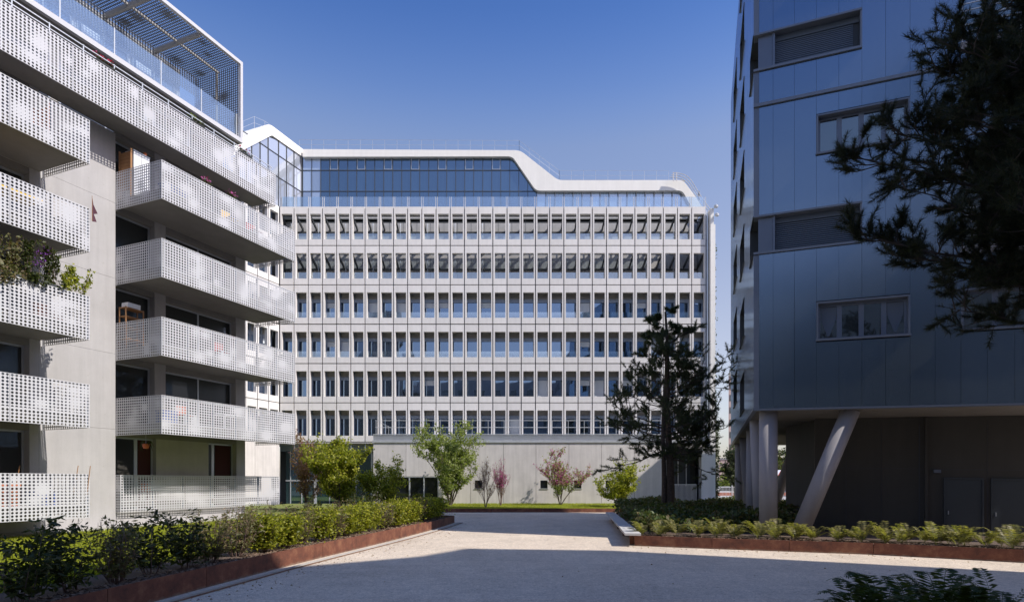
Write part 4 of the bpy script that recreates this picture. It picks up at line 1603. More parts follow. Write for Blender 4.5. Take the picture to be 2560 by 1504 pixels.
casement(1.826, 4.31, 6.45, 7.67, 4, True)
casement(1.826, 4.31, 12.27, 13.52, 4)
casement(1.826, 4.31, 18.2, 19.4, 4)
casement(5.55, 8.04, 6.48, 7.70, 3)
for (x0, x1, z0, z1) in WS:
    RBOX('band_head', 0, x1, -0.05, 0.30, z1 - 0.03, z1 + 0.03, 'trim')
    RBOX('band_sill', 0, x1, -0.06, 0.30, z0 - 0.03, z0 + 0.04, 'trim')
    RBOX('band_jamb', x1 - 0.05, x1, -0.03, 0.30, z0 + 0.042, z1 - 0.032, 'trim')
    RBOX('corner_panel', 0.14, 0.56, 0.06, 0.30, z0 + 0.042, z1 - 0.032, 'trim')
    RBOX('band_jamb', 0.565, 0.64, 0.03, 0.30, z0 + 0.042, z1 - 0.032, 'trim')
    RBOX('shutter_box', 0.642, x1 - 0.052, 0.20, 0.30, z1 - 0.22, z1 - 0.032, 'shutter')
    n = 15
    for k in range(n):
        a = z0 + 0.045 + k * (z1 - 0.22 - z0 - 0.05) / n
        RBOX('shutter_slat', 0.645, x1 - 0.22, 0.215, 0.25, a, a + (z1 - 0.22 - z0 - 0.05) / n - 0.022, 'shutter')
    RBOX('shutter_backing', 0.645, x1 - 0.055, 0.255, 0.29, z0 + 0.042, z1 - 0.225, 'dark')
# loggias with railings at the right edge of the picture
for (x0, x1, z0, z1) in W2[4:]:
    RBOX('loggia_floor', x0 - 0.02, x1, -0.10, 0.28, z0 - 0.22, z0, 'column')
    RBOX('loggia_back', x0, x1, 0.285, 0.295, z0, z1, 'shade_glass')
    for k in range(5):
        RBOX('railing_bar', x0, x1, -0.08, -0.055, z0 + 0.28 + 0.2 * k, z0 + 0.305 + 0.2 * k, 'galv')
    for k in range(4):
        RBOX('railing_post', x0 + k * 1.35, x0 + k * 1.35 + 0.035, -0.085, -0.05, z0, z0 + 1.12, 'galv')

# left flank: tall sheets with recessed slit windows
sh = [0, 1.25, 2.5, 4.3, 6.7, 9.3, 12.0, 13.6, SLEN]


def sidebox(name, t0, t1, o0, o1, z0, z1, mat, parent=None):
    """box along the flank; o = distance into the building"""
    nrm = Vector((sdl.y, -sdl.x, 0))
    a, b = sdl * t0, sdl * t1
    P = [a + nrm * o0, b + nrm * o0, b + nrm * o1, a + nrm * o1]
    return MB(rs).prism([(p.x, p.y) for p in P][::-1], z0, z1).build(name, M[mat], parent or RB)


flank_w = [(4.4, 6.6, [4.95, 7.85, 10.75, 13.65, 16.55, 19.45, 22.35], 1.45), (9.4, 11.9, [6.0, 8.95, 11.9, 14.85, 17.8, 20.75], 1.45)]
for a, b in zip(sh[:-1], sh[1:]):
    cuts = []
    for (t0, t1, zs, hh) in flank_w:
        if t0 - 0.3 < (a + b) / 2 < t1 + 0.3:
            cuts = [(z, z + hh) for z in zs]
    if a == 0:
        cuts = [(h[2], h[3]) for h in WS]
    z = ZB0
    for c0, c1 in cuts + [(ZT0, ZT0)]:
        if c0 > z + 0.05:
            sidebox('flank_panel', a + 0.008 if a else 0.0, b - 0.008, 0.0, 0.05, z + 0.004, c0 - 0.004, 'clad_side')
        if c1 > c0:
            sidebox('flank_window', a + 0.02, b - 0.02, 0.40, 0.42, c0, c1, 'shade_glass')
            sidebox('flank_reveal', b - 0.05, b - 0.012, -0.02, 0.40, c0, c1, 'dark')
            sidebox('flank_sill', a, b, -0.05, 0.40, c0 - 0.03, c0 - 0.006, 'dark')
            sidebox('flank_head', a, b, -0.02, 0.40, c1 + 0.004, c1 + 0.03, 'dark')
        z = c1
sidebox('flank_trim', 0, SLEN, -0.02, 0.1, ZB0 - 0.06, ZB0, 'trim')

# round columns, two of them raking
def column(p0, p1, r, name='column'):
    m = MB(rs)
    m.tube([p0, p1], r, 24)
    return m.build(name, M['column'], RB, smooth=False)


def cyl_smooth(o):
    o.data.polygons.foreach_set('use_smooth', [len(p.vertices) == 4 for p in o.data.polygons])


def rl2(px, Y):
    """world column centre at a pixel column and depth -> local"""
    x, y = (px - 1280) / F * Y - RX0, Y - RY0
    return (x * ca + y * sa, -x * sa + y * ca)


cols = [((0.44, 0.50), (0.44, 0.50), 0.285)]
for (pt_, pb, Yc, r) in ((1893, 1906, 22.2, 0.27), (1883, 1881, 26.0, 0.28), (1862, 1876, 29.5, 0.26), (1851, 1850.5, 33.0, 0.28)):
    cols.append((rl2(pt_, Yc), rl2(pb, Yc), r))
cols.append(((2.83, 0.55), (1.22, 0.55), 0.27))
for (a, b, r) in cols:
    cyl_smooth(column((b[0], b[1], 0.0), (a[0], a[1], ZB0 - 0.03), r))
cyl_smooth(column((*rl2(1918, 33), 0), (*rl2(1992, 31), ZB0 - 0.05), 0.27))
# recessed ground-floor core with doors
cx0 = rl2(1967, 24.5)
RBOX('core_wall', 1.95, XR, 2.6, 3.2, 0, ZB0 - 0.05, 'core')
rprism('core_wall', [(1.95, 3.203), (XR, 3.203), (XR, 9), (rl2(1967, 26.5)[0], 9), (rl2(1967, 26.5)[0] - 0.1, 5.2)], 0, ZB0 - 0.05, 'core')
RBOX('wall_joint', 5.02, 5.05, 2.593, 2.599, 0, ZB0 - 0.3, 'dark')
for (d0, d1) in ((5.75, 6.72), (7.0, 7.95)):
    o = RBOX('door', d0, d1, 2.575, 2.598, 0.1, 2.30, 'door')
    RBOX('door_frame', d0 - 0.05, d0 - 0.002, 2.54, 2.597, 0.1, 2.35, 'door')
    RBOX('door_frame', d1 + 0.002, d1 + 0.05, 2.54, 2.597, 0.1, 2.35, 'door')
    RBOX('door_frame', d0, d1, 2.54, 2.597, 2.302, 2.35, 'door')
    MB(rs).box(d0 + 0.06, d0 + 0.085, 2.53, 2.574, 1.15, 1.27).build('handle', M['alu'], o)
RBOX('vent', 4.8, 5.0, 2.58, 2.598, 0.55, 0.72, 'dark')

for x in (2.9, 3.95, 6.86):
    RBOX('wall_joint', x, x + 0.012, 2.594, 2.599, 0, ZB0 - 0.3, 'shadowgap')
RBOX('wall_joint', 1.96, XR, 2.594, 2.5985, 2.62, 2.632, 'shadowgap')
RBOX('downpipe', 5.18, 5.26, 2.50, 2.59, 0, ZB0 - 0.06, 'core')
RBOX('wall_lamp', 5.42, 5.62, 2.52, 2.59, 2.5, 2.6, 'trim')

# ------------------------------------------------------------------ blocks beside and behind the viewpoint (they shade the court and show in the glass)
sx, sy = 24 * 0.912, -24 * 0.41
tip = [(10.6, 12.6), (2.6, 17.0), (-1.7, 17.5), (-2.8, 15.6), (-5.2, 13.8), (-12, 10.2), (-13.5, -6), (14, -20)]
NB = empty('shading_block', (0, 0, 0), 0, 'tall plain rendered block, unseen beside the viewpoint and shaped to shade the gravel', 'building')
fp = [(x + sx, y + sy) for x, y in tip]  # unseen footprint: the wanted gravel shadow moved back towards the sun
MB().prism(fp[::-1], 0, 24).build('wall', M['farwall'], NB)
for k in range(8):
    z = 1.5 + k * 2.9
    for i in range(7):
        a, b = Vector((*fp[5], 0)), Vector((*fp[6], 0))
        p = a.lerp(b, (i + 0.25) / 7)
        q = a.lerp(b, (i + 0.75) / 7)
        n = Vector((-(b - a).y, (b - a).x, 0)).normalized() * 0.03
        if n.x > 0:
            n = -n
        MB().prism([(p.x, p.y), (q.x, q.y), (q.x + n.x, q.y + n.y), (p.x + n.x, p.y + n.y)], z, z + 1.5).build('window', M['home_glass'], NB)
CB = empty('entrance_shade_block', (0, 0, 0), 0, 'plain rendered block added unseen behind the clad one to shade the office entrance', 'building')
MB().prism([(22.7, 41.8), (22.7, 38.5), (40, 38.5), (40, 43.2), (23.5, 43.2)], 0, 16).build('wall', M['farwall'], CB)  # added out of sight, sized for the shade it throws on the entrance
MB().prism([(22.6, 41.9), (22.6, 38.4), (40.1, 38.4), (40.1, 43.3), (23.4, 43.3)], 16.003, 16.2).build('roof', M['slab'], CB)
MB().box(26, 40, 38.5, 43.2, 16.203, 19.2).build('upper_storey', M['farwall'], CB)  # extra height added to carry that shade up the end wall foot
SB2 = empty('street_block', (0, 0, 0), 0, 'long grey block closing the court behind the viewpoint', 'building')
MB().box(-60, -20, -36, -26, 0, 20).build('wall', M['farwall'], SB2)
MB().box(-19.99, 34, -36, -25, 0, 23).build('wall', M['farwall'], SB2)
MB().box(-12, -4, -33, -27, 23.003, 25.5).build('roof_plant', M['slab'], SB2)
for k in range(7):
    for i in range(14):
        MB().box(-18.5 + i * 3.6, -16.7 + i * 3.6, -25, -24.96, 1 + k * 3.1, 2.7 + k * 3.1).build('window', M['home_glass'], SB2)


# ------------------------------------------------------------------ planting beds
def path_offset(pts, d):
    out = []
    for i, p in enumerate(pts):
        a, b = pts[max(i - 1, 0)], pts[min(i + 1, len(pts) - 1)]
        t = Vector((b[0] - a[0], b[1] - a[1])).normalized()
        out.append((p[0] - t.y * d, p[1] + t.x * d))
    return out


def wall_strip(name, p, q, th, z0, z1, mat, parent, side=1):
    t = Vector((q[0] - p[0], q[1] - p[1])).normalized()
    n = Vector((-t.y, t.x)) * th * side
    P = [(p[0], p[1]), (q[0], q[1]), (q[0] + n.x, q[1] + n.y), (p[0] + n.x, p[1] + n.y)]
    if side < 0:
        P = P[::-1]
    return MB().prism(P, z0, z1).build(name, mat, parent)


# left planter: rusty plates along the gravel
LPATH = [(-6.75, 4.0), (-6.45, 7.0), (-6.20, 9.2), (-5.85, 11.5), (-5.50, 13.7), (-5.05, 16.0), (-4.50, 18.6), (-3.95, 21.3), (-3.45, 24.2), (-3.08, 26.8), (-2.80, 29.2)]
pe = empty('planter_edging', (-4.5, 18.6, 0), 0, 'long rusty steel planter edge holding the left hedge along the gravel', 'planter')
for a, b in zip(LPATH[:-1], LPATH[1:]):
    t = Vector((b[0] - a[0], b[1] - a[1])).normalized() * 0.006
    o = wall_strip('steel_plate', (a[0] + t.x + 4.5, a[1] + t.y - 18.6), (b[0] - t.x + 4.5, b[1] - t.y - 18.6), 0.012, 0.0, 0.40 if b[1] < 25 else 0.36, M['rust'], pe)
o = wall_strip('steel_plate', (-2.80 + 4.5, 29.21 - 18.6), (-6.4 + 4.5, 31.5 - 18.6), 0.012, 0.0, 0.36, M['rust'], pe)
off = path_offset(LPATH, -0.42)
off2 = path_offset(LPATH, -0.30)
dc = empty('drain_channel', (-4.5, 18.6, 0), 0, 'narrow rusty steel drainage channel running beside the left planter', 'drain')
for (A, zz, w, mt) in ((off, 0.035, 0.02, 'rust'), (off2, 0.05, 0.03, 'pave')):
    for a, b in zip(A[:-1], A[1:]):
        wall_strip('channel_edge', (a[0] + 4.5, a[1] - 18.6), (b[0] + 4.5, b[1] - 18.6), w, 0.012, zz, M[mt], dc)
MB().add([], [])
g = MB()
inn = path_offset(LPATH, 0.013)
bk = path_offset(LPATH, 1.75)
for i in range(len(inn) - 1):
    g.quad((*inn[i], 0.31), (*inn[i + 1], 0.31), (*bk[i + 1], 0.31), (*bk[i], 0.31))
tag(g.build('planting_bed', M['soil']), kind='structure')
g = MB()
b2 = path_offset(LPATH, 1.745)
fx = [(-30, p[1]) for p in LPATH]
for i in range(len(b2) - 1):
    g.quad((*b2[i], 0.30), (*b2[i + 1], 0.30), (fx[i + 1][0], fx[i + 1][1], 0.06), (fx[i][0], fx[i][1], 0.06))
g.quad((-5.5, 29.1, 0.28), (-6.4, 31.5, 0.25), (-30, 60, 0.2), (-30, 29.1, 0.2))
tag(g.build('side_lawn', M['lawnbase']), kind='structure')
# paving strip against the left building
m = MB()
P = [lw(-9.6, 1.7, 0), lw(8.5, 1.7, 0), lw(8.5, 3.2, 0), lw(-9.6, 3.2, 0)]
m.prism([(p.x, p.y) for p in P], 0.0, 0.31)
tag(m.build('paving_strip', M['pave']), kind='structure')


def scatter_leaves(rng, n, size, fn, mat, name, parent, elong=1.5, flat=0.0):
    vs, qs = [], []
    leaves(rng, [fn() for _ in range(n)], size, 0.02, vs, qs, flat, elong)
    return link(name, arrmesh(name, vs, qs, M[mat]), parent)


def shrub_meshes(seed, kind):
    """hedge shrub: several stems, leaves along fine twigs; unit size about 1.0 m high, 0.85 wide"""
    rng = random.Random(seed)
    tw = MB()
    pts = []
    nst = {'leafy': 16, 'fine': 24, 'loose': 8}[kind]
    for k in range(nst):
        a = rng.uniform(0, 6.28)
        r = 0.42 * math.sqrt(rng.random())
        h = rng.uniform(0.65, 1.08) if kind != 'loose' else rng.uniform(0.5, 1.2)
        p0 = Vector((0.08 * math.cos(a), 0.08 * math.sin(a), 0))
        p1 = Vector((r * 0.7 * math.cos(a), r * 0.7 * math.sin(a), h * 0.5))
        p2 = Vector((r * math.cos(a) + rng.gauss(0, 0.05), r * math.sin(a) + rng.gauss(0, 0.05), h))
        tw.tube([p0, p1, p2], [0.008, 0.006, 0.002], 4, False)
        m_ = {'leafy': 6, 'fine': 3, 'loose': 4}[kind]
        for j in range(7 * m_):
            t = rng.uniform(0.12, 1)
            q = p0.lerp(p1, t * 2) if t < 0.5 else p1.lerp(p2, t * 2 - 1)
            d = Vector((rng.gauss(0, 1), rng.gauss(0, 1), abs(rng.gauss(0, 0.6)))).normalized() * rng.uniform(0.08, 0.22)
            tw.add([q, q + d, q + d * 0.5 + Vector((0.004, 0.004, 0))], [(0, 1, 2)])
            if kind == 'loose':
                d *= 1.5
            for i in range(4):
                pts.append(q + d * (0.35 + 0.22 * i))
    vs, qs = [], []
    size = {'leafy': 0.052, 'fine': 0.030, 'loose': 0.046}[kind]
    leaves(rng, pts, size, 0.012, vs, qs, 0.3, 1.35 if kind == 'leafy' else 2.6)
    if kind == 'leafy':
        leaves(rng, [Vector((rng.gauss(0, 0.24), rng.gauss(0, 0.24), rng.uniform(0.12, 1.0))) for _ in range(900)], size, 0.03, vs, qs, 0.3)
    tm = tw.mesh('stems', M['twig'])
    return tm, vs, qs


SHR = {}
for s in range(3):
    tm, vs, qs = shrub_meshes(40 + s, 'leafy')
    SHR['leafy', s] = (tm, arrmesh('foliage', vs, qs, M['leaf_hedge']))
    tm, vs, qs = shrub_meshes(60 + s, 'fine')
    SHR['loose', s] = (lambda q: (q[0], arrmesh('foliage', q[1], q[2], M['leaf_green'])))(shrub_meshes(80 + s, 'loose'))
    SHR['fine', s] = (tm, arrmesh('foliage', vs, qs, M['leaf_olive']))

rng = random.Random(99)
pl = resample([Vector((p[0], p[1], 0)) for p in path_offset(LPATH, 0.80)], 400)
dist, last, idx = 0, pl[0], 0
spots = []
for p in pl:
    if (p - last).length >= 0.86 or not spots:
        spots.append(p)
        last = p
spots = [p for p in spots if p.y > 6.5]
kinds = ['leafy', 'fine', 'leafy', 'leafy', 'fine', 'leafy', 'leafy', 'fine', 'fine', 'leafy', 'leafy', 'fine', 'leafy', 'fine', 'leafy', 'leafy', 'leafy', 'fine', 'leafy', 'leafy', 'leafy', 'fine', 'leafy', 'leafy', 'leafy', 'leafy', 'leafy', 'leafy']
N_ = len(spots)
for i, p in enumerate(spots):
    kd = kinds[i % len(kinds)]
    far = p.y > 17
    if p.y < 13.5 and kd == 'leafy':
        kd = 'loose'  # near stretch: shade put into the leaves by the darker green material
    hgt = (rng.uniform(0.88, 1.02) if far else rng.uniform(0.80, 1.06))
    desc = {'leafy': 'leafy light green hornbeam-like hedge shrub', 'loose': 'loose dark green shaded hedge shrub', 'fine': 'fine-leaved olive and reddish hedge shrub'}[kd]
    lab = '%s, %s of the hedge counted from its near end' % (desc, ORD[i + 1])
    o = empty('hedge_shrub', (p.x + rng.gauss(0, 0.08), p.y, 0.30), rng.uniform(0, 6.28), lab, 'shrub', 'hedge shrubs in the left planter')
    o.scale = (1.2, 1.2, hgt)
    tm, fm = SHR[kd, rng.randrange(3)]
    link('stems', tm, o)
    link('foliage', fm, o)
# second, lower row of darker foliage against the lawn
for i in range(6):
    y = 15.5 + i * 1.5
    x = float(np.interp(y, [q[1] for q in LPATH], [q[0] for q in LPATH])) - 1.55
    o = empty('back_row_shrub', (x + rng.gauss(0, 0.12), y, 0.29), rng.uniform(0, 6.28),
              '%s dark loose shrub behind the hedge, counted from its near end' % ORD[i + 1], 'shrub', 'back row shrubs behind the left hedge')
    o.scale = (0.9, 0.9, rng.uniform(0.8, 1.15))
    tm, fm = SHR['loose' if i % 3 else 'fine', rng.randrange(3)]
    link('stems', tm, o)
    link('foliage', fm, o)


# ------------------------------------------------------------------ grass
def grass(name, n, fn, h, seed, mat='grass'):
    r_ = np.random.RandomState(seed)
    P = np.array([fn(r_) for _ in range(n)])
    a = r_.uniform(0, 6.28, n)
    hh = h * r_.uniform(0.6, 1.3, n)
    w = 0.008 + 0.004 * r_.rand(n)
    lean = r_.normal(0, 0.4, (n, 2)) * hh[:, None]
    dx, dy = np.cos(a) * w, np.sin(a) * w
    v = np.zeros((n, 3, 3))
    v[:, 0] = P + np.stack([dx, dy, 0 * dx], 1)
    v[:, 1] = P - np.stack([dx, dy, 0 * dx], 1)
    v[:, 2] = P + np.stack([lean[:, 0], lean[:, 1], hh], 1)
    me = arrmesh(name, v.reshape(-1, 3), np.arange(n * 3).reshape(-1, 3), M[mat], 3)
    return tag(link(name, me), kind='stuff')


# far lawn in front of the office building
FL = [(-18, 37.5), (-9, 38.2), (-4.5, 38.7), (2, 38.9), (8.2, 38.6), (9.0, 36.5), (14.5, 33.0), (26, 30)]
g = MB()
for a, b in zip(FL[:-1], FL[1:]):
    g.quad((a[0], a[1] + 0.012, 0.25), (b[0], b[1] + 0.012, 0.25), (b[0], 48.1, 0.22), (a[0], 48.1, 0.22))
tag(g.build('lawn', M['lawnbase']), kind='structure')
fe = empty('lawn_edging', (0, 38.8, 0), 0, 'low rusty steel edge along the far lawn in front of the office building', 'edging')
for a, b in zip(FL[:4], FL[1:5]):
    n = max(1, int((b[0] - a[0]) / 3))
    for k in range(n):
        p = (a[0] + (b[0] - a[0]) * k / n + 0.005, a[1] + (b[1] - a[1]) * k / n - 38.8)
        q = (a[0] + (b[0] - a[0]) * (k + 1) / n - 0.005, a[1] + (b[1] - a[1]) * (k + 1) / n - 38.8)
        wall_strip('steel_plate', p, q, 0.012, 0, 0.27, M['rust'], fe)


def fl_fn(r_):
    while True:
        x = r_.uniform(-9, 24)
        y0 = np.interp(x, [p[0] for p in FL], [p[1] for p in FL])
        y = y0 + 0.03 + (47.9 - y0) * r_.rand() ** 1.5
        return (x, y, 0.24)


grass('lawn_grass', 60000, fl_fn, 0.075, 1)


def sl_fn(r_):
    y = 9 + 22 * r_.rand() ** 1.3
    x1 = np.interp(y, [p[1] for p in LPATH], [p[0] for p in LPATH]) - 1.75
    u = r_.rand() ** 1.2
    x0 = -13.14 + UX * ((y - 22.5) / UY) - 2.2
    x = x1 + (x0 - x1) * u
    z = 0.30 - 0.24 * (x1 - x) / (30 + x1)
    return (x, y, z)


grass('side_lawn_grass', 130000, sl_fn, 0.10, 2)


# ------------------------------------------------------------------ trees
def branchy(rng, stems, height, spread, levels=3, r0=0.05, up=0.5, kids=5):
    """returns tube list and twig points"""
    tubes, tips = [], []

    def grow(p, d, L, r, lv):
        n = 4
        pts = [p.copy()]
        q = p.copy()
        dd = d.copy()
        for i in range(n):
            dd = (dd + Vector((rng.gauss(0, 0.13), rng.gauss(0, 0.13), rng.gauss(0.03, 0.09)))).normalized()
            q = q + dd * (L / n)
            pts.append(q.copy())
        tubes.append((pts, [max(0.003, r * (1 - 0.75 * i / n)) for i in range(n + 1)]))
        if lv == 0:
            for i in range(0, n + 1):
                tips.append((pts[i], dd))
                if i < n:
                    tips.append((pts[i].lerp(pts[i + 1], 0.5), dd))
            return
        for k in range(kids):
            t = rng.uniform(0.12, 1.0)
            i = min(int(t * n), n - 1)
            b = pts[i].lerp(pts[i + 1], t * n - i)
            a = rng.uniform(0, 6.28)
            side = Vector((math.cos(a), math.sin(a), 0))
            nd = (dd * up + side * (0.75 if lv > 1 else 0.9) + Vector((0, 0, rng.uniform(0, 0.35)))).normalized()
            grow(b, nd, L * rng.uniform(0.38, 0.62), r * 0.45, lv - 1)
        tips.append((pts[-1], dd))

    for s in range(stems):
        a = 6.28 * s / stems + rng.uniform(-0.4, 0.4)
        tilt = rng.uniform(0.5, 1.3) * spread / height if stems > 1 else 0.03
        d = Vector((math.cos(a) * tilt, math.sin(a) * tilt, 1)).normalized()
        grow(Vector((0.06 * math.cos(a), 0.06 * math.sin(a), 0)), d, height * rng.uniform(0.55, 0.75), r0, levels)
    return tubes, tips


def tree(name, loc, seed, height, spread, leafmat_, nleaf, lsize, label, stems=5, levels=3, r0=0.05, up=0.5, kids=5, bark='bark', per=None, flowers=None, nfl=0, group=None, low=0.08, jit=0.085):
    rng = random.Random(seed)
    tubes, tips = branchy(rng, stems, height, spread, levels, r0, up, kids)
    zmax = max(p.z for p, d in tips)
    xm = sorted(math.hypot(p.x, p.y) for p, d in tips)[int(len(tips) * 0.95)]
    kz, kx = height / zmax, spread / xm
    fx_ = lambda p: Vector((p.x * kx, p.y * kx, p.z * kz))
    o = empty(name, loc, rng.uniform(0, 6.28), label, 'tree', group)
    tb = MB()
    for pts, rad in tubes:
        tb.tube([fx_(p) for p in pts], rad, 6 if rad[0] > 0.02 else 4, False)
    tb.build('trunk', M[bark], o)
    good = [fx_(p) for p, d in tips if p.z * kz > low * height]
    vs, qs = [], []
    if nleaf:
        leaves(rng, [good[rng.randrange(len(good))] for _ in range(nleaf)], lsize, jit, vs, qs, 0.4)
        link('crown', arrmesh('crown', vs, qs, M[leafmat_]), o)
    if flowers:
        vs, qs = [], []
        src = []
        for pts, rad in tubes:
            if rad[0] < r0 * 0.7:
                src += [fx_(p) for p in pts]
        src = [p for p in src if p.z > 0.35 * height]
        leaves(rng, [src[rng.randrange(len(src))] for _ in range(nfl)], 0.06, 0.035, vs, qs, 0)
        link('blossom', arrmesh('blossom', vs, qs, M[flowers]), o)
    return o


def wp_(px, py, Y):
    p = pt(px, py, Y)
    return p


tree('bronze_shrub_tree', (OX(765, 37), 37, 0.2), 1, 5.0, 1.35, 'leaf_bronze', 3800, 0.10, 'sparse bronze-leaved multi-stem tree left of the bright green ones by the shopfront', 9, 3, 0.03, 1.2, 5, 'twig', flowers='magenta', nfl=160, jit=0.09)
tree('lime_tree', (OX(852, 35.5), 35.5, 0.2), 2, 4.7, 1.9, 'leaf_lime', 15000, 0.105, 'bushy bright lime-green tree beside the podium corner', 6, 3, 0.045, 0.7, 6)
tree('small_lime_tree', (OX(955, 36), 36, 0.2), 3, 3.6, 1.5, 'leaf_lime', 9000, 0.095, 'shorter lime-green tree in front of the low podium window', 5, 3, 0.035, 0.7, 6)
tree('pale_green_tree', (OX(1126, 44), 44, 0.23), 4, 6.4, 2.6, 'leaf_pale', 15000, 0.12, 'tallest pale green multi-stem tree on the far lawn, left of the twiggy pink ones', 6, 3, 0.06, 0.8, 6)
tree('twiggy_tree', (OX(1214, 40.5), 40.5, 0.25), 5, 3.5, 0.95, 'leaf_bronze', 500, 0.06, 'nearly bare reddish twiggy tree between the pale green tree and the pink-budded one', 4, 3, 0.03, 1.3, 6, 'twig', jit=0.05)
tree('twiggy_tree', (OX(1252, 44), 44, 0.24), 6, 3.7, 1.0, 'leaf_bronze', 200, 0.06, 'bare twiggy tree with magenta buds, left of the flowering redbud', 4, 3, 0.03, 1.3, 6, 'twig', flowers='magenta', nfl=1300, jit=0.05)
tree('redbud_tree', (OX(1401, 45.2), 45.2, 0.24), 7, 4.3, 2.0, 'leaf_pale', 2600, 0.10, 'redbud with magenta flowers and young yellow leaves against the podium wall', 5, 3, 0.045, 0.8, 5, 'bark', flowers='magenta', nfl=5200)
tree('small_green_tree', (OX(1556, 41.5), 41.5, 0.25), 8, 3.4, 1.7, 'leaf_lime', 8000, 0.095, 'round bright green small tree just left of the pine', 5, 3, 0.035, 0.7, 6)


# pines
def needle_tufts(rng, centers, L, n, w, vs, qs):
    for c, d in centers:
        for k in range(n):
            v = (d + Vector((rng.gauss(0, 0.75), rng.gauss(0, 0.75), rng.gauss(0, 0.75)))).normalized() * L * rng.uniform(0.7, 1.15)
            s = v.cross(Vector((rng.gauss(0, 1), rng.gauss(0, 1), rng.gauss(0, 1)))).normalized() * w
            b = len(vs)
            st = c - d * rng.uniform(0, 0.08)
            vs += [st - s, st + s, st + v]
            qs.append((b, b + 1, b + 2))


def limb(rng, p, d, L, r, lv, tubes, tips, droop=0.0, kids=5):
    n = 6
    pts = [p.copy()]
    q, dd = p.copy(), d.copy()
    for i in range(n):
        dd = (dd + Vector((rng.gauss(0, 0.14), rng.gauss(0, 0.14), rng.gauss(0.05 - droop, 0.10)))).normalized()
        q = q + dd * (L / n)
        pts.append(q.copy())
    tubes.append((pts, [max(0.004, r * (1 - 0.8 * i / n)) for i in range(n + 1)]))
    if lv == 0:
        for i in range(2, n + 1):
            tips.append((pts[i], (pts[i] - pts[i - 1]).normalized()))
        return
    for k in range(kids):
        t = rng.uniform(0.25, 0.98)
        i = min(int(t * n), n - 1)
        b = pts[i].lerp(pts[i + 1], t * n - i)
        ax_ = Vector((rng.gauss(0, 1), rng.gauss(0, 1), rng.gauss(0, 0.5))).normalized()
        nd = (dd * 0.8 + ax_ * 0.8 + Vector((0, 0, 0.1))).normalized()
        limb(rng, b, nd, L * rng.uniform(0.35, 0.55), r * 0.5, lv - 1, tubes, tips, droop, kids)
    tips.append((pts[-1], dd))


def pine_far():
    rng = random.Random(31)
    o = empty('pine_tree', (OX(1669, 30), 30, 0.3), 0, 'dark open-crowned pine with two trunks standing in front of the office building', 'tree')
    tubes, tips = [], []
    for (x, h, r, lean) in ((0.12, 10.2, 0.19, -0.25), (-0.22, 8.6, 0.12, 0.1)):
        pts = [Vector((x + lean * (t ** 1.5) + 0.05 * math.sin(t * 9), 0.03 * math.sin(t * 7), h * t)) for t in [k / 10 for k in range(11)]]
        tb = MB()
        tb.tube(pts, [r * (1 - 0.8 * (k / 10) ** 1.3) + 0.012 for k in range(11)], 10)
        tb.build('trunk', M['pinebark'], o)
        for k in range(42 if r > 0.15 else 18):
            t = rng.uniform(0.27, 0.985)
            i = min(int(t * 10), 9)
            b = pts[i].lerp(pts[i + 1], t * 10 - i)
            a = rng.uniform(0, 6.28)
            prof = float(np.interp(t, [0.27, 0.34, 0.46, 0.55, 0.68, 0.8, 0.9, 1.0], [2.9, 2.9, 3.0, 2.9, 2.5, 2.0, 1.25, 0.45]))
            L = prof * rng.uniform(0.6, 1.05)
            d = Vector((math.cos(a), math.sin(a), 0.02 + 0.6 * t - 0.15)).normalized()
            limb(rng, b, d, L, 0.05 * (1.1 - t) + 0.01, 2, tubes, tips, 0.02, 5)
    bm_ = MB()
    for pts, rad in tubes:
        bm_.tube(pts, rad, 4, False)
    bm_.build('limbs', M['pinebark'], o)
    vs, qs = [], []
    needle_tufts(rng, tips, 0.17, 15, 0.011, vs, qs)
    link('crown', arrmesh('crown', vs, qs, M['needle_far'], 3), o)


pine_far()


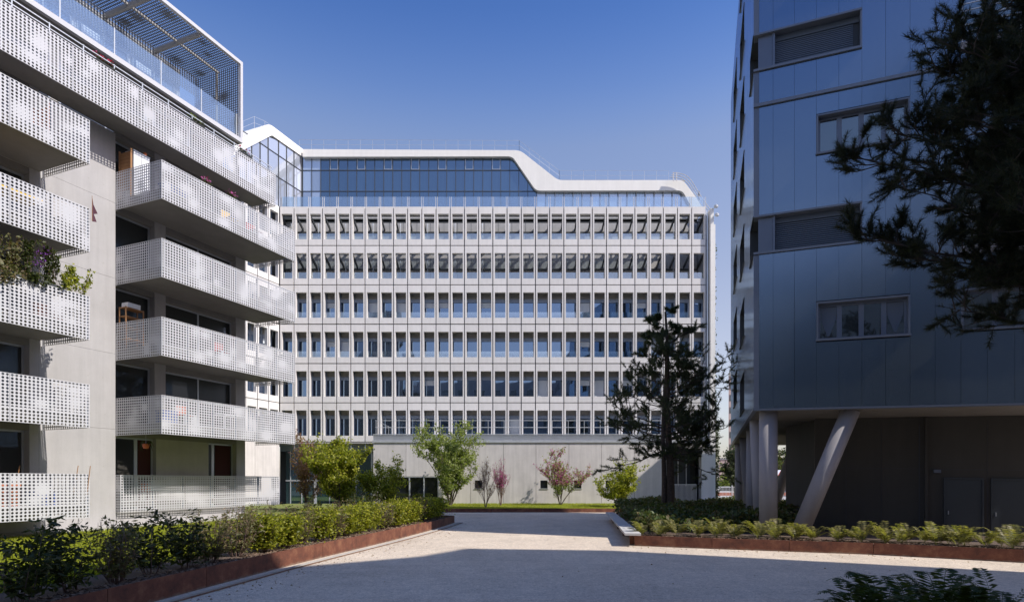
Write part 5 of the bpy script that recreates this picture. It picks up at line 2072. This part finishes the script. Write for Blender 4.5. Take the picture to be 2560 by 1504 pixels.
def pine_near():
    rng = random.Random(77)
    o = empty('near_pine', (8.6, 8.2, 0.3), 0, 'big dark pine in the near right corner, its boughs hanging across the clad block', 'tree')
    # local frame: origin at the trunk foot, trunk just outside the picture
    tb = MB()
    tb.tube([(0, 0, 0), (0.05, 0, 3), (-0.1, 0.05, 6), (0.05, 0, 9), (0, 0, 13)], [0.22, 0.20, 0.17, 0.13, 0.03], 14)
    tb.build('trunk', M['pinebark'], o)
    tubes, tips = [], []
    def w2l(px, py, Y):
        p = pt(px, py, Y)
        return Vector((p.x - 8.6, p.y - 8.2, p.z - 0.3))
    # main boughs aimed where the photograph shows them
    aims = [((2110, 385, 8.4), 5.2, 0.075), ((2150, 600, 8.2), 4.4, 0.07), ((2250, 480, 8.0), 4.8, 0.06), ((2240, 320, 8.6), 5.6, 0.07),
            ((2345, 190, 8.3), 6.4, 0.07), ((2395, 70, 8.4), 7.0, 0.07), ((2350, 760, 8.6), 3.6, 0.045), ((2350, 640, 8.8), 4.0, 0.06), ((2290, 410, 9.0), 5.0, 0.06),
            ((2430, 130, 7.6), 6.6, 0.07), ((2520, 520, 7.2), 5.0, 0.05), ((2500, 300, 7.2), 5.6, 0.05), ((2530, 150, 7.4), 6.4, 0.05), ((2460, 430, 7.4), 5.3, 0.05), ((2420, 300, 7.6), 5.8, 0.07), ((2450, 560, 7.8), 4.4, 0.05), ((2460, -40, 8.0), 7.4, 0.06),
            ((2480, 420, 8.4), 5.0, 0.05), ((2500, 200, 8.8), 6.0, 0.05), ((2520, 60, 8.0), 6.8, 0.05), ((2440, 680, 8.2), 3.9, 0.04),
            ((2460, -150, 8.5), 8.0, 0.05), ((2540, 330, 8.0), 5.4, 0.05), ((2370, 270, 8.0), 5.9, 0.05), ((2260, 640, 8.5), 4.3, 0.05),
            ((2400, 200, 8.7), 6.1, 0.05), ((2400, 420, 8.2), 5.1, 0.05), ((2480, 100, 8.2), 6.6, 0.05), ((2540, 450, 9.2), 5.2, 0.05), ((2470, 520, 9.0), 4.8, 0.05), ((2550, 240, 9.4), 6.0, 0.05), ((2440, 340, 9.2), 5.6, 0.05), ((2520, 620, 8.8), 4.3, 0.04), ((2550, 20, 9.0), 7.0, 0.05), ((2450, 230, 9.4), 6.1, 0.05), ((2545, 560, 8.0), 4.5, 0.04)]
    for (px, py, Y), z0, r in aims:
        e = w2l(px, py, Y)
        s = Vector((0, 0, z0))
        mid = s.lerp(e, 0.5) + Vector((rng.gauss(0, 0.15), rng.gauss(0, 0.15), rng.uniform(-0.25, 0.2)))
        pts = []
        for k in range(9):
            t = k / 8
            pts.append((s * (1 - t) + mid * t) * (1 - t) + (mid * (1 - t) + e * t) * t + Vector((rng.gauss(0, 0.03), rng.gauss(0, 0.03), rng.gauss(0, 0.03))))
        tubes.append((pts, [r * 0.55 * (1 - 0.85 * k / 8) for k in range(9)]))
        for k in range(22):
            t = rng.uniform(0.22, 1.0)
            i = min(int(t * 8), 7)
            b = pts[i].lerp(pts[i + 1], t * 8 - i)
            d = ((pts[i + 1] - pts[i]).normalized() * 0.8 + Vector((rng.gauss(0, 0.5), rng.gauss(0, 0.7), rng.gauss(0.05, 0.5)))).normalized()
            limb(rng, b, d, rng.uniform(0.3, 0.68), 0.010, 1, tubes, tips, 0.0, 5)
        tips.append((pts[-1], (pts[-1] - pts[-2]).normalized()))
    bm_ = MB()
    for pts, rad in tubes:
        bm_.tube(pts, rad, 5, False)
    bm_.build('limbs', M['pinebark'], o)
    vs, qs = [], []
    needle_tufts(rng, tips, 0.10, 26, 0.0032, vs, qs)
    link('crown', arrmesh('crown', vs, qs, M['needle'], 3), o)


pine_near()

# ------------------------------------------------------------------ right planter, bench, ferns
RP = [(3.86, 18.87), (6.0, 18.0), (8.0, 17.3), (9.99, 16.58), (12.76, 14.95), (16.5, 12.9)]
re_ = empty('planter_edging', (9.0, 17.0, 0), 0, 'rusty steel planter edge below the ferns on the right of the court', 'planter')
for a, b in zip(RP[:-1], RP[1:]):
    t = Vector((b[0] - a[0], b[1] - a[1])).normalized()
    t *= 0.005
    wall_strip('steel_plate', (a[0] + t.x - 9, a[1] + t.y - 17), (b[0] - t.x - 9, b[1] - t.y - 17), 0.012, 0.0, 0.335, M['rust'], re_)
LB2 = [(3.86, 18.87), (4.45, 23.5), (5.15, 31.2), (7.5, 36.6)]
for a, b in zip(LB2[:-1], LB2[1:]):
    wall_strip('steel_plate', (a[0] - 9, a[1] - 17 + 0.01), (b[0] - 9, b[1] - 17), 0.012, 0.0, 0.335, M['rust'], re_, -1)
g = MB()
poly = [(p[0], p[1] + 0.02) for p in RP] + [(18, 40), (9.0, 38.5), (7.52, 36.6), (5.17, 31.2), (4.47, 23.5)]
g.add([(x, y, 0.29) for x, y in poly], [tuple(range(len(poly)))])
tag(g.build('fern_bed', M['soil']), kind='structure')
be = empty('bench', (3.8, 18.6, 0), 0, 'long pale stone slab seat capping the left side of the fern planter', 'bench')
A = [(3.50, 18.60), (3.98, 18.55), (4.55, 22.6), (4.10, 22.75)]
sg = [((3.50, 18.60), (3.98, 18.50), 0), ((3.97, 22.75), (4.43, 22.7), 1), ((4.42, 26.9), (4.86, 26.85), 2), ((4.85, 31.1), (5.28, 31.1), 3)]
for (a0, a1, _), (b0, b1, _) in zip(sg[:-1], sg[1:]):
    P = [a0, a1, b1, b0]
    MB().prism([(x - 3.8, y - 18.6 + (0.006 if k < 2 else -0.006)) for k, (x, y) in enumerate(P)], 0.36, 0.43).build('slab', M['stone'], be)
for k, y in enumerate((19.2, 22.3, 25.5, 29.0)):
    x = 3.72 + (y - 18.6) * 0.112
    MB().box(x - 3.8 - 0.02, x - 3.8 + 0.10, y - 18.6 - 0.03, y - 18.6 + 0.03, 0.0, 0.358).build('leg', M['rust'], be)


def fern_mesh(seed, mat):
    rng = random.Random(seed)
    vs, qs = [], []
    for f in range(rng.randint(16, 21)):
        a = rng.uniform(0, 6.28)
        L = rng.uniform(0.5, 0.88)
        rise = rng.uniform(0.75, 1.6)
        d = Vector((math.cos(a), math.sin(a), 0)) * (1.15 - 0.3 * rise)
        s = Vector((-math.sin(a), math.cos(a), 0))
        n = 22
        prev = None
        tw = rng.uniform(-0.3, 0.3)
        for k in range(n + 1):
            t = k / n
            r = L * (t * 0.75)
            z = L * rise * (t - 0.55 * t ** 2.4)
            p = d * r + Vector((0, 0, z)) + s * tw * t * t * L * 0.5
            if prev is not None:
                b = len(vs)
                vs += [prev - s * 0.003, prev + s * 0.003, p + s * 0.003, p - s * 0.003]
                qs.append((b, b + 1, b + 2, b + 3))
                if k > 3:
                    tan = (p - prev).normalized()
                    wl_ = 0.115 * math.sin(math.pi * min(1, (t * 0.92 + 0.04))) ** 0.8 * (1.15 - 0.5 * t) * L / 0.6
                    for sg_ in (-1, 1):
                        tip = p + s * sg_ * wl_ + tan * wl_ * 0.35 - Vector((0, 0, 1)) * wl_ * rng.uniform(0.0, 0.35)
                        hw = tan * (L / n * 0.38)
                        mid = p.lerp(tip, 0.5)
                        b = len(vs)
                        vs += [p - hw * 0.6, mid - hw, tip, mid + hw]
                        qs.append((b, b + 1, b + 2, b + 3))
            prev = p
    return arrmesh('frond', vs, qs, M[mat])


FERN = [fern_mesh(200 + i, 'leaf_fern') for i in range(5)]
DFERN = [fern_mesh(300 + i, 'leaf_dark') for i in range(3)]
rng = random.Random(17)
pl = resample([Vector((p[0], p[1], 0)) for p in RP], 26)
cnt = 0
for i, p in enumerate(pl[:-3]):
    cnt += 1
    o = link('fern', FERN[rng.randrange(5)], None, (p.x + 0.35 + rng.gauss(0, 0.06), p.y + 0.48 + rng.gauss(0, 0.08), 0.28), rng.uniform(0, 6.28))
    s = rng.uniform(0.8, 1.12)
    o.scale = (s, s, s)
    tag(o, 'sunlit yellow-green fern, %s from the bench in the front row above the rusty edge' % ORD[cnt], 'fern', 'ferns in the right planter')
cnt = 0
for i, p in enumerate(pl[1:-4]):
    if i % 2 and rng.random() < 0.3:
        continue
    cnt += 1
    o = link('fern', FERN[rng.randrange(5)], None, (p.x + 0.65 + rng.gauss(0, 0.12), p.y + 1.25 + rng.gauss(0, 0.12), 0.28), rng.uniform(0, 6.28))
    s = rng.uniform(0.75, 1.05)
    o.scale = (s, s, s)
    tag(o, 'fern of the second row behind the front ferns, %s from the bench' % ORD[cnt], 'fern', 'ferns in the right planter')

# dark low planting behind the ferns
r_ = random.Random(8)
vs, qs = [], []
pts = []
for _ in range(2600):
    while True:
        x, y = r_.uniform(4.3, 17), r_.uniform(20.0, 37)
        x0 = float(np.interp(y, [18.87, 23.5, 31.2, 36.6], [4.05, 4.7, 5.4, 7.9]))
        # keep the pavement under the clad block free
        lx, ly = (x - RX0) * ca + (y - RY0) * sa, -(x - RX0) * sa + (y - RY0) * ca
        if x > x0 and not (lx > 1.4 and ly > 1.0) and not (lx > 3.5):
            break
    hgt = 0.62 + 0.22 * math.sin(x * 1.3) * math.cos(y * 0.8)
    for k in range(15):
        pts.append(Vector((x + r_.gauss(0, 0.13), y + r_.gauss(0, 0.13), 0.30 + hgt * r_.random() ** 0.6)))
leaves(r_, pts, 0.10, 0.03, vs, qs, 0.5, 1.8)
tag(link('ground_cover', arrmesh('ground_cover', vs, qs, M['leaf_cover'])), kind='stuff')

# near ferns at the bottom right: a raised corner bed beside the viewpoint
nb = MB()
nb.add([(3.2, 4.6, 0.5), (9.5, 4.6, 0.5), (9.5, 7.6, 0.45), (3.4, 7.0, 0.45)], [(0, 1, 2, 3)])
nb.add([(3.2, 4.6, 0.0), (3.2, 4.6, 0.5), (3.4, 7.0, 0.45), (3.4, 7.0, 0.0)], [(0, 1, 2, 3)])
nb.add([(3.4, 7.0, 0.0), (3.4, 7.0, 0.45), (9.5, 7.6, 0.45), (9.5, 7.6, 0.0)], [(0, 1, 2, 3)])
tag(nb.build('corner_bed', M['soil']), kind='structure')
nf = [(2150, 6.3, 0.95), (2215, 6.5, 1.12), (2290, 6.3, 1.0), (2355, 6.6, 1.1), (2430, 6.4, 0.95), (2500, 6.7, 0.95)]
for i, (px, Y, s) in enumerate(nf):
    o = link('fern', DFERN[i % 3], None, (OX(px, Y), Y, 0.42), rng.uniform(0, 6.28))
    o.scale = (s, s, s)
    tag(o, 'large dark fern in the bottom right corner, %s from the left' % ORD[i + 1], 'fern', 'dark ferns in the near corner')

# loose mulch and gravel crumbs
r_ = random.Random(9)
vs, qs = [], []
for _ in range(9000):
    if r_.random() < 0.5:
        i = r_.randrange(len(LPATH) - 1)
        t = r_.random()
        p = Vector(LPATH[i]).lerp(Vector(LPATH[i + 1]), t)
        p = (p.x - r_.uniform(0.03, 0.8), p.y, 0.315)
    else:
        i = r_.randrange(len(RP) - 1)
        t = r_.random()
        p = Vector(RP[i]).lerp(Vector(RP[i + 1]), t)
        p = (p.x + r_.uniform(0, 0.3), p.y + r_.uniform(0.03, 0.9), 0.295)
    a = r_.uniform(0, 6.28)
    l, w = r_.uniform(0.02, 0.06), r_.uniform(0.008, 0.02)
    dx, dy = math.cos(a), math.sin(a)
    b = len(vs)
    z = p[2]
    vs += [(p[0] - dx * l, p[1] - dy * l, z), (p[0] + dy * w, p[1] - dx * w, z + r_.uniform(0.005, 0.03)), (p[0] + dx * l, p[1] + dy * l, z + r_.uniform(0, 0.02)), (p[0] - dy * w, p[1] + dx * w, z)]
    qs.append((b, b + 1, b + 2, b + 3))
tag(link('mulch_chips', arrmesh('mulch_chips', vs, qs, plain('wood_chip', (0.20, 0.13, 0.09), 0.9, 0, 0.4, 12))), kind='stuff')

# dead leaves and pebbles lying on the gravel
r_ = random.Random(19)
vs, qs = [], []
pts = []
for _ in range(900):
    if r_.random() < 0.55:
        i = r_.randrange(len(LPATH) - 1)
        p = Vector(LPATH[i]).lerp(Vector(LPATH[i + 1]), r_.random())
        pts.append(Vector((p.x + 0.45 + abs(r_.gauss(0, 0.5)), p.y, 0.02)))
    elif r_.random() < 0.5:
        i = r_.randrange(len(RP) - 1)
        p = Vector(RP[i]).lerp(Vector(RP[i + 1]), r_.random())
        pts.append(Vector((p.x - 0.1 - 0.3 * abs(r_.gauss(0, 0.5)), p.y - 0.05 - abs(r_.gauss(0, 0.4)), 0.02)))
    else:
        pts.append(Vector((r_.uniform(-4, 9), r_.uniform(9, 36), 0.02)))
for c in pts:
    s_, a = r_.uniform(0.012, 0.032), r_.uniform(0, 6.28)
    dx, dy = math.cos(a) * s_, math.sin(a) * s_
    b = len(vs)
    vs += [(c.x - dx, c.y - dy, 0.012), (c.x + dy * 0.5, c.y - dx * 0.5, 0.012 + s_ * r_.random()), (c.x + dx, c.y + dy, 0.014), (c.x - dy * 0.5, c.y + dx * 0.5, 0.012 + s_ * r_.random() * 0.6)]
    qs.append((b, b + 1, b + 2, b + 3))
tag(link('fallen_leaves', arrmesh('fallen_leaves', vs, qs, M['leaf_bronze'])), kind='stuff')

# ------------------------------------------------------------------ street glimpsed between the buildings
sr = MB()
sr.quad((8, 57, 0.01), (70, 57, 0.01), (70, 110, 0.01), (8, 110, 0.01))
tag(sr.build('street', M['asphalt']), kind='structure')
MB_ = MB().box(14, 60, 56.4, 57.0, 0.0, 0.10)
tag(MB_.build('kerb', M['pave']), kind='structure')
fn_ = empty('street_fence', (19, 56, 0), 0, 'pale vertical-bar fence at the street end beyond the office building', 'fence')
n = 130
for i in range(n):
    x = 18.2 + i * 0.13 - 19
    MB().box(x, x + 0.03, 0, 0.03, 0.12, 1.45).build('bar', M['galv'], fn_)
MB().box(-1.2, 16.2, 0.0 - 0.01, 0.04, 1.452, 1.50).build('rail', M['galv'], fn_)
MB().box(-1.2, 16.2, 0.0 - 0.01, 0.04, 0.07, 0.118).build('rail', M['galv'], fn_)
for x in (-1.2, 1.55, 4.3, 7.05, 9.8):
    MB().box(x - 0.04, x + 0.04, -0.05, 0.08, 0, 1.62).build('post', M['galv'], fn_)
for i in range(9):
    x = 20.0 + i * 2.2
    o = empty('barrier', (x, 60 + 0.3 * (i % 2), 0), 0.05 * (i % 3), 'orange and white plastic barrier behind the fence, %s from the left' % ORD[i + 1], 'barrier', 'orange roadwork barriers')
    for k in range(2):
        MB().box(0, 2.0, 0, 0.12, 0.15 + 0.42 * k, 0.47 + 0.42 * k).build('board', M['orange'] if k else M['whiteplast'], o)
    for xx in (0.2, 1.7):
        MB().box(xx, xx + 0.12, -0.2, 0.32, 0, 0.145).build('foot', M['black'], o)


def car(loc, rz, mat, label):
    o = empty('parked_car', loc, rz, label, 'car')
    body = [(-2.1, 0.35), (-2.12, 0.75), (-1.9, 0.92), (-1.25, 0.98), (-0.6, 1.42), (0.9, 1.45), (1.6, 1.0), (2.05, 0.92), (2.12, 0.4)]
    m = MB()
    vs = [(x, -0.85, z) for x, z in body] + [(x, 0.85, z) for x, z in body]
    k = len(body)
    m.add(vs, [tuple(range(k)), tuple(range(2 * k - 1, k - 1, -1))] + [(i, k + i, k + (i + 1) % k, (i + 1) % k) for i in range(k)])
    m.build('body', M[mat], o)
    for s in (-0.86, 0.86):
        w = MB()
        vs = [(-1.05, s, 1.0), (1.35, s, 1.0), (0.8, s, 1.36), (-0.5, s, 1.36)]
        w.add(vs + [(x, y * 1.004, z) for x, y, z in vs], [(0, 1, 2, 3), (7, 6, 5, 4)])
        w.build('side_window', M['home_glass'], o)
    w = MB()
    w.quad((-1.28, -0.72, 1.0), (-1.28, 0.72, 1.0), (-0.66, 0.66, 1.40), (-0.66, -0.66, 1.40))
    w.build('windscreen', M['home_glass'], o)
    for x in (-1.35, 1.3):
        for s in (-0.80, 0.80):
            w = MB()
            w.tube([(x, s - 0.1, 0.33), (x, s + 0.1, 0.33)], 0.33, 16)
            t = w.build('wheel', M['black'], o)
            MB().tube([(x, s - 0.106, 0.33), (x, s + 0.106, 0.33)], 0.19, 12).build('rim', M['galv'], t)
    for s in (-0.6, 0.6):
        MB().box(-2.13, -2.10, s - 0.16, s + 0.16, 0.62, 0.76).build('headlight', M['whiteplast'], o)


car((22.3, 63.5, 0), 0.1, 'carwhite', 'white car parked beyond the fence and orange barriers')
car((32.5, 66, 0), 0.0, 'red', 'red car further right beyond the pilotis')
# hoarding with white lettering, seen between the columns
hb = empty('site_hoarding', (27.0, 62, 0), 0, 'navy site hoarding with white letters seen between the round columns', 'hoarding')
MB().box(-1.2, 5, 0, 0.08, 0.5, 2.15).build('panel', M['navy'], hb)
MB().box(-1.2, 5, -0.02, -0.004, 1.60, 1.66).build('stripe', M['red'], hb)
for x in (-1.1, 1.9, 4.9):
    MB().box(x, x + 0.08, 0.1, 0.2, 0, 2.2).build('post', M['galv'], hb)
fc = bpy.data.curves.new('lettering', 'FONT')
fc.body = 'ULL S'
fc.size = 0.62
fc.extrude = 0.01
lo = bpy.data.objects.new('lettering', fc)
COL.objects.link(lo)
lo.parent = hb
lo.location = (0.55, -0.03, 0.80)
lo.rotation_euler = (R(90), 0, 0)
fc.materials.append(M['whiteplast'])
bpy.context.view_layer.update()
me = bpy.data.meshes.new_from_object(lo)
bpy.data.objects.remove(lo, do_unlink=True)
link('lettering', me, hb, (0.55, -0.03, 0.80)).rotation_euler = (R(90), 0, 0)
aw = empty('awning', (28.0, 64, 0), 0, 'red and white striped awning above the navy hoarding', 'awning')
for k in range(6):
    MB().bar((-0.9 + k * 0.35, 0, 2.6 - 0.0), (-0.2 + k * 0.35, 0.8, 3.2), 0.33, 0.03).build('stripe', M['red'] if k % 2 == 0 else M['whiteplast'], aw)
for x in (-0.9, 1.3):
    MB().box(x, x + 0.05, 0, 0.05, 0, 2.6).build('post', M['galv'], aw)


def street_tree(px, Y, h, sp, mat, label, seed, tag_='street_tree'):
    tree(tag_, (OX(px, Y), Y, 0), seed, h, sp, mat, 2600, 0.28, label, 1, 3, 0.12, 0.6, 7, jit=0.25, group='street trees')


tree('street_tree', (OX(1800, 68), 68, 0), 51, 3.8, 1.3, 'leaf_pale', 1500, 0.16, 'small pale green street tree behind the white car', 1, 3, 0.06, 0.7, 7, jit=0.15)
tree('street_tree', (OX(1836, 58), 58, 0), 52, 5.6, 0.8, 'needle_far', 3500, 0.22, 'dark conifer beside the left flank of the clad block', 1, 3, 0.12, 0.6, 8, jit=0.18)
tree('street_tree', (OX(1955, 70), 70, 0), 53, 7.0, 2.6, 'leaf_cover', 4000, 0.24, 'bushy green street tree seen between the pilotis', 1, 3, 0.12, 0.6, 8, jit=0.25)
# distant blocks
def far_block(px0, px1, pytop, Y, mat, label, floors, cols_, dep=14):
    x0, x1 = OX(px0, Y), OX(px1, Y)
    h = OZ(pytop, Y)
    o = empty('distant_block', ((x0 + x1) / 2, Y, 0), 0, label, 'building')
    w = (x1 - x0) / 2
    sh_ = x0 * dep / Y + 0.5
    MB().prism([(-w, 0), (w, 0), (w + sh_, dep), (-w + sh_, dep)], 0, h).build('wall', M[mat], o)
    MB().prism([(-w - 0.1, -0.2), (w + 0.2, -0.2), (w + 0.2 + sh_, dep), (-w - 0.1 + sh_, dep)], h + 0.003, h + 0.5).build('roof', M['slab'], o)
    for f in range(floors):
        for c in range(cols_):
            a = -w + (c + 0.25) * 2 * w / cols_
            z = 1.0 + f * (h - 1) / floors
            MB().box(a, a + w / cols_, -0.04, -0.005, z, z + (h - 1) / floors * 0.5).build('window', M['home_glass'], o)


far_block(1798, 1880, 1148, 190, 'pinkwall', 'distant pinkish block with a clutter of roof plant, far behind the street', 4, 8)
far_block(1760, 1806, 1165, 230, 'farwall', 'distant grey block left of the pinkish one', 4, 4)
far_block(1821.5, 1850, 940, 95, 'pinkwall', 'tall pink and white tower showing beside the flank of the clad block', 9, 3)
far_block(1900, 2100, 1160, 150, 'farwall', 'long low grey building glimpsed between the pilotis', 3, 16)
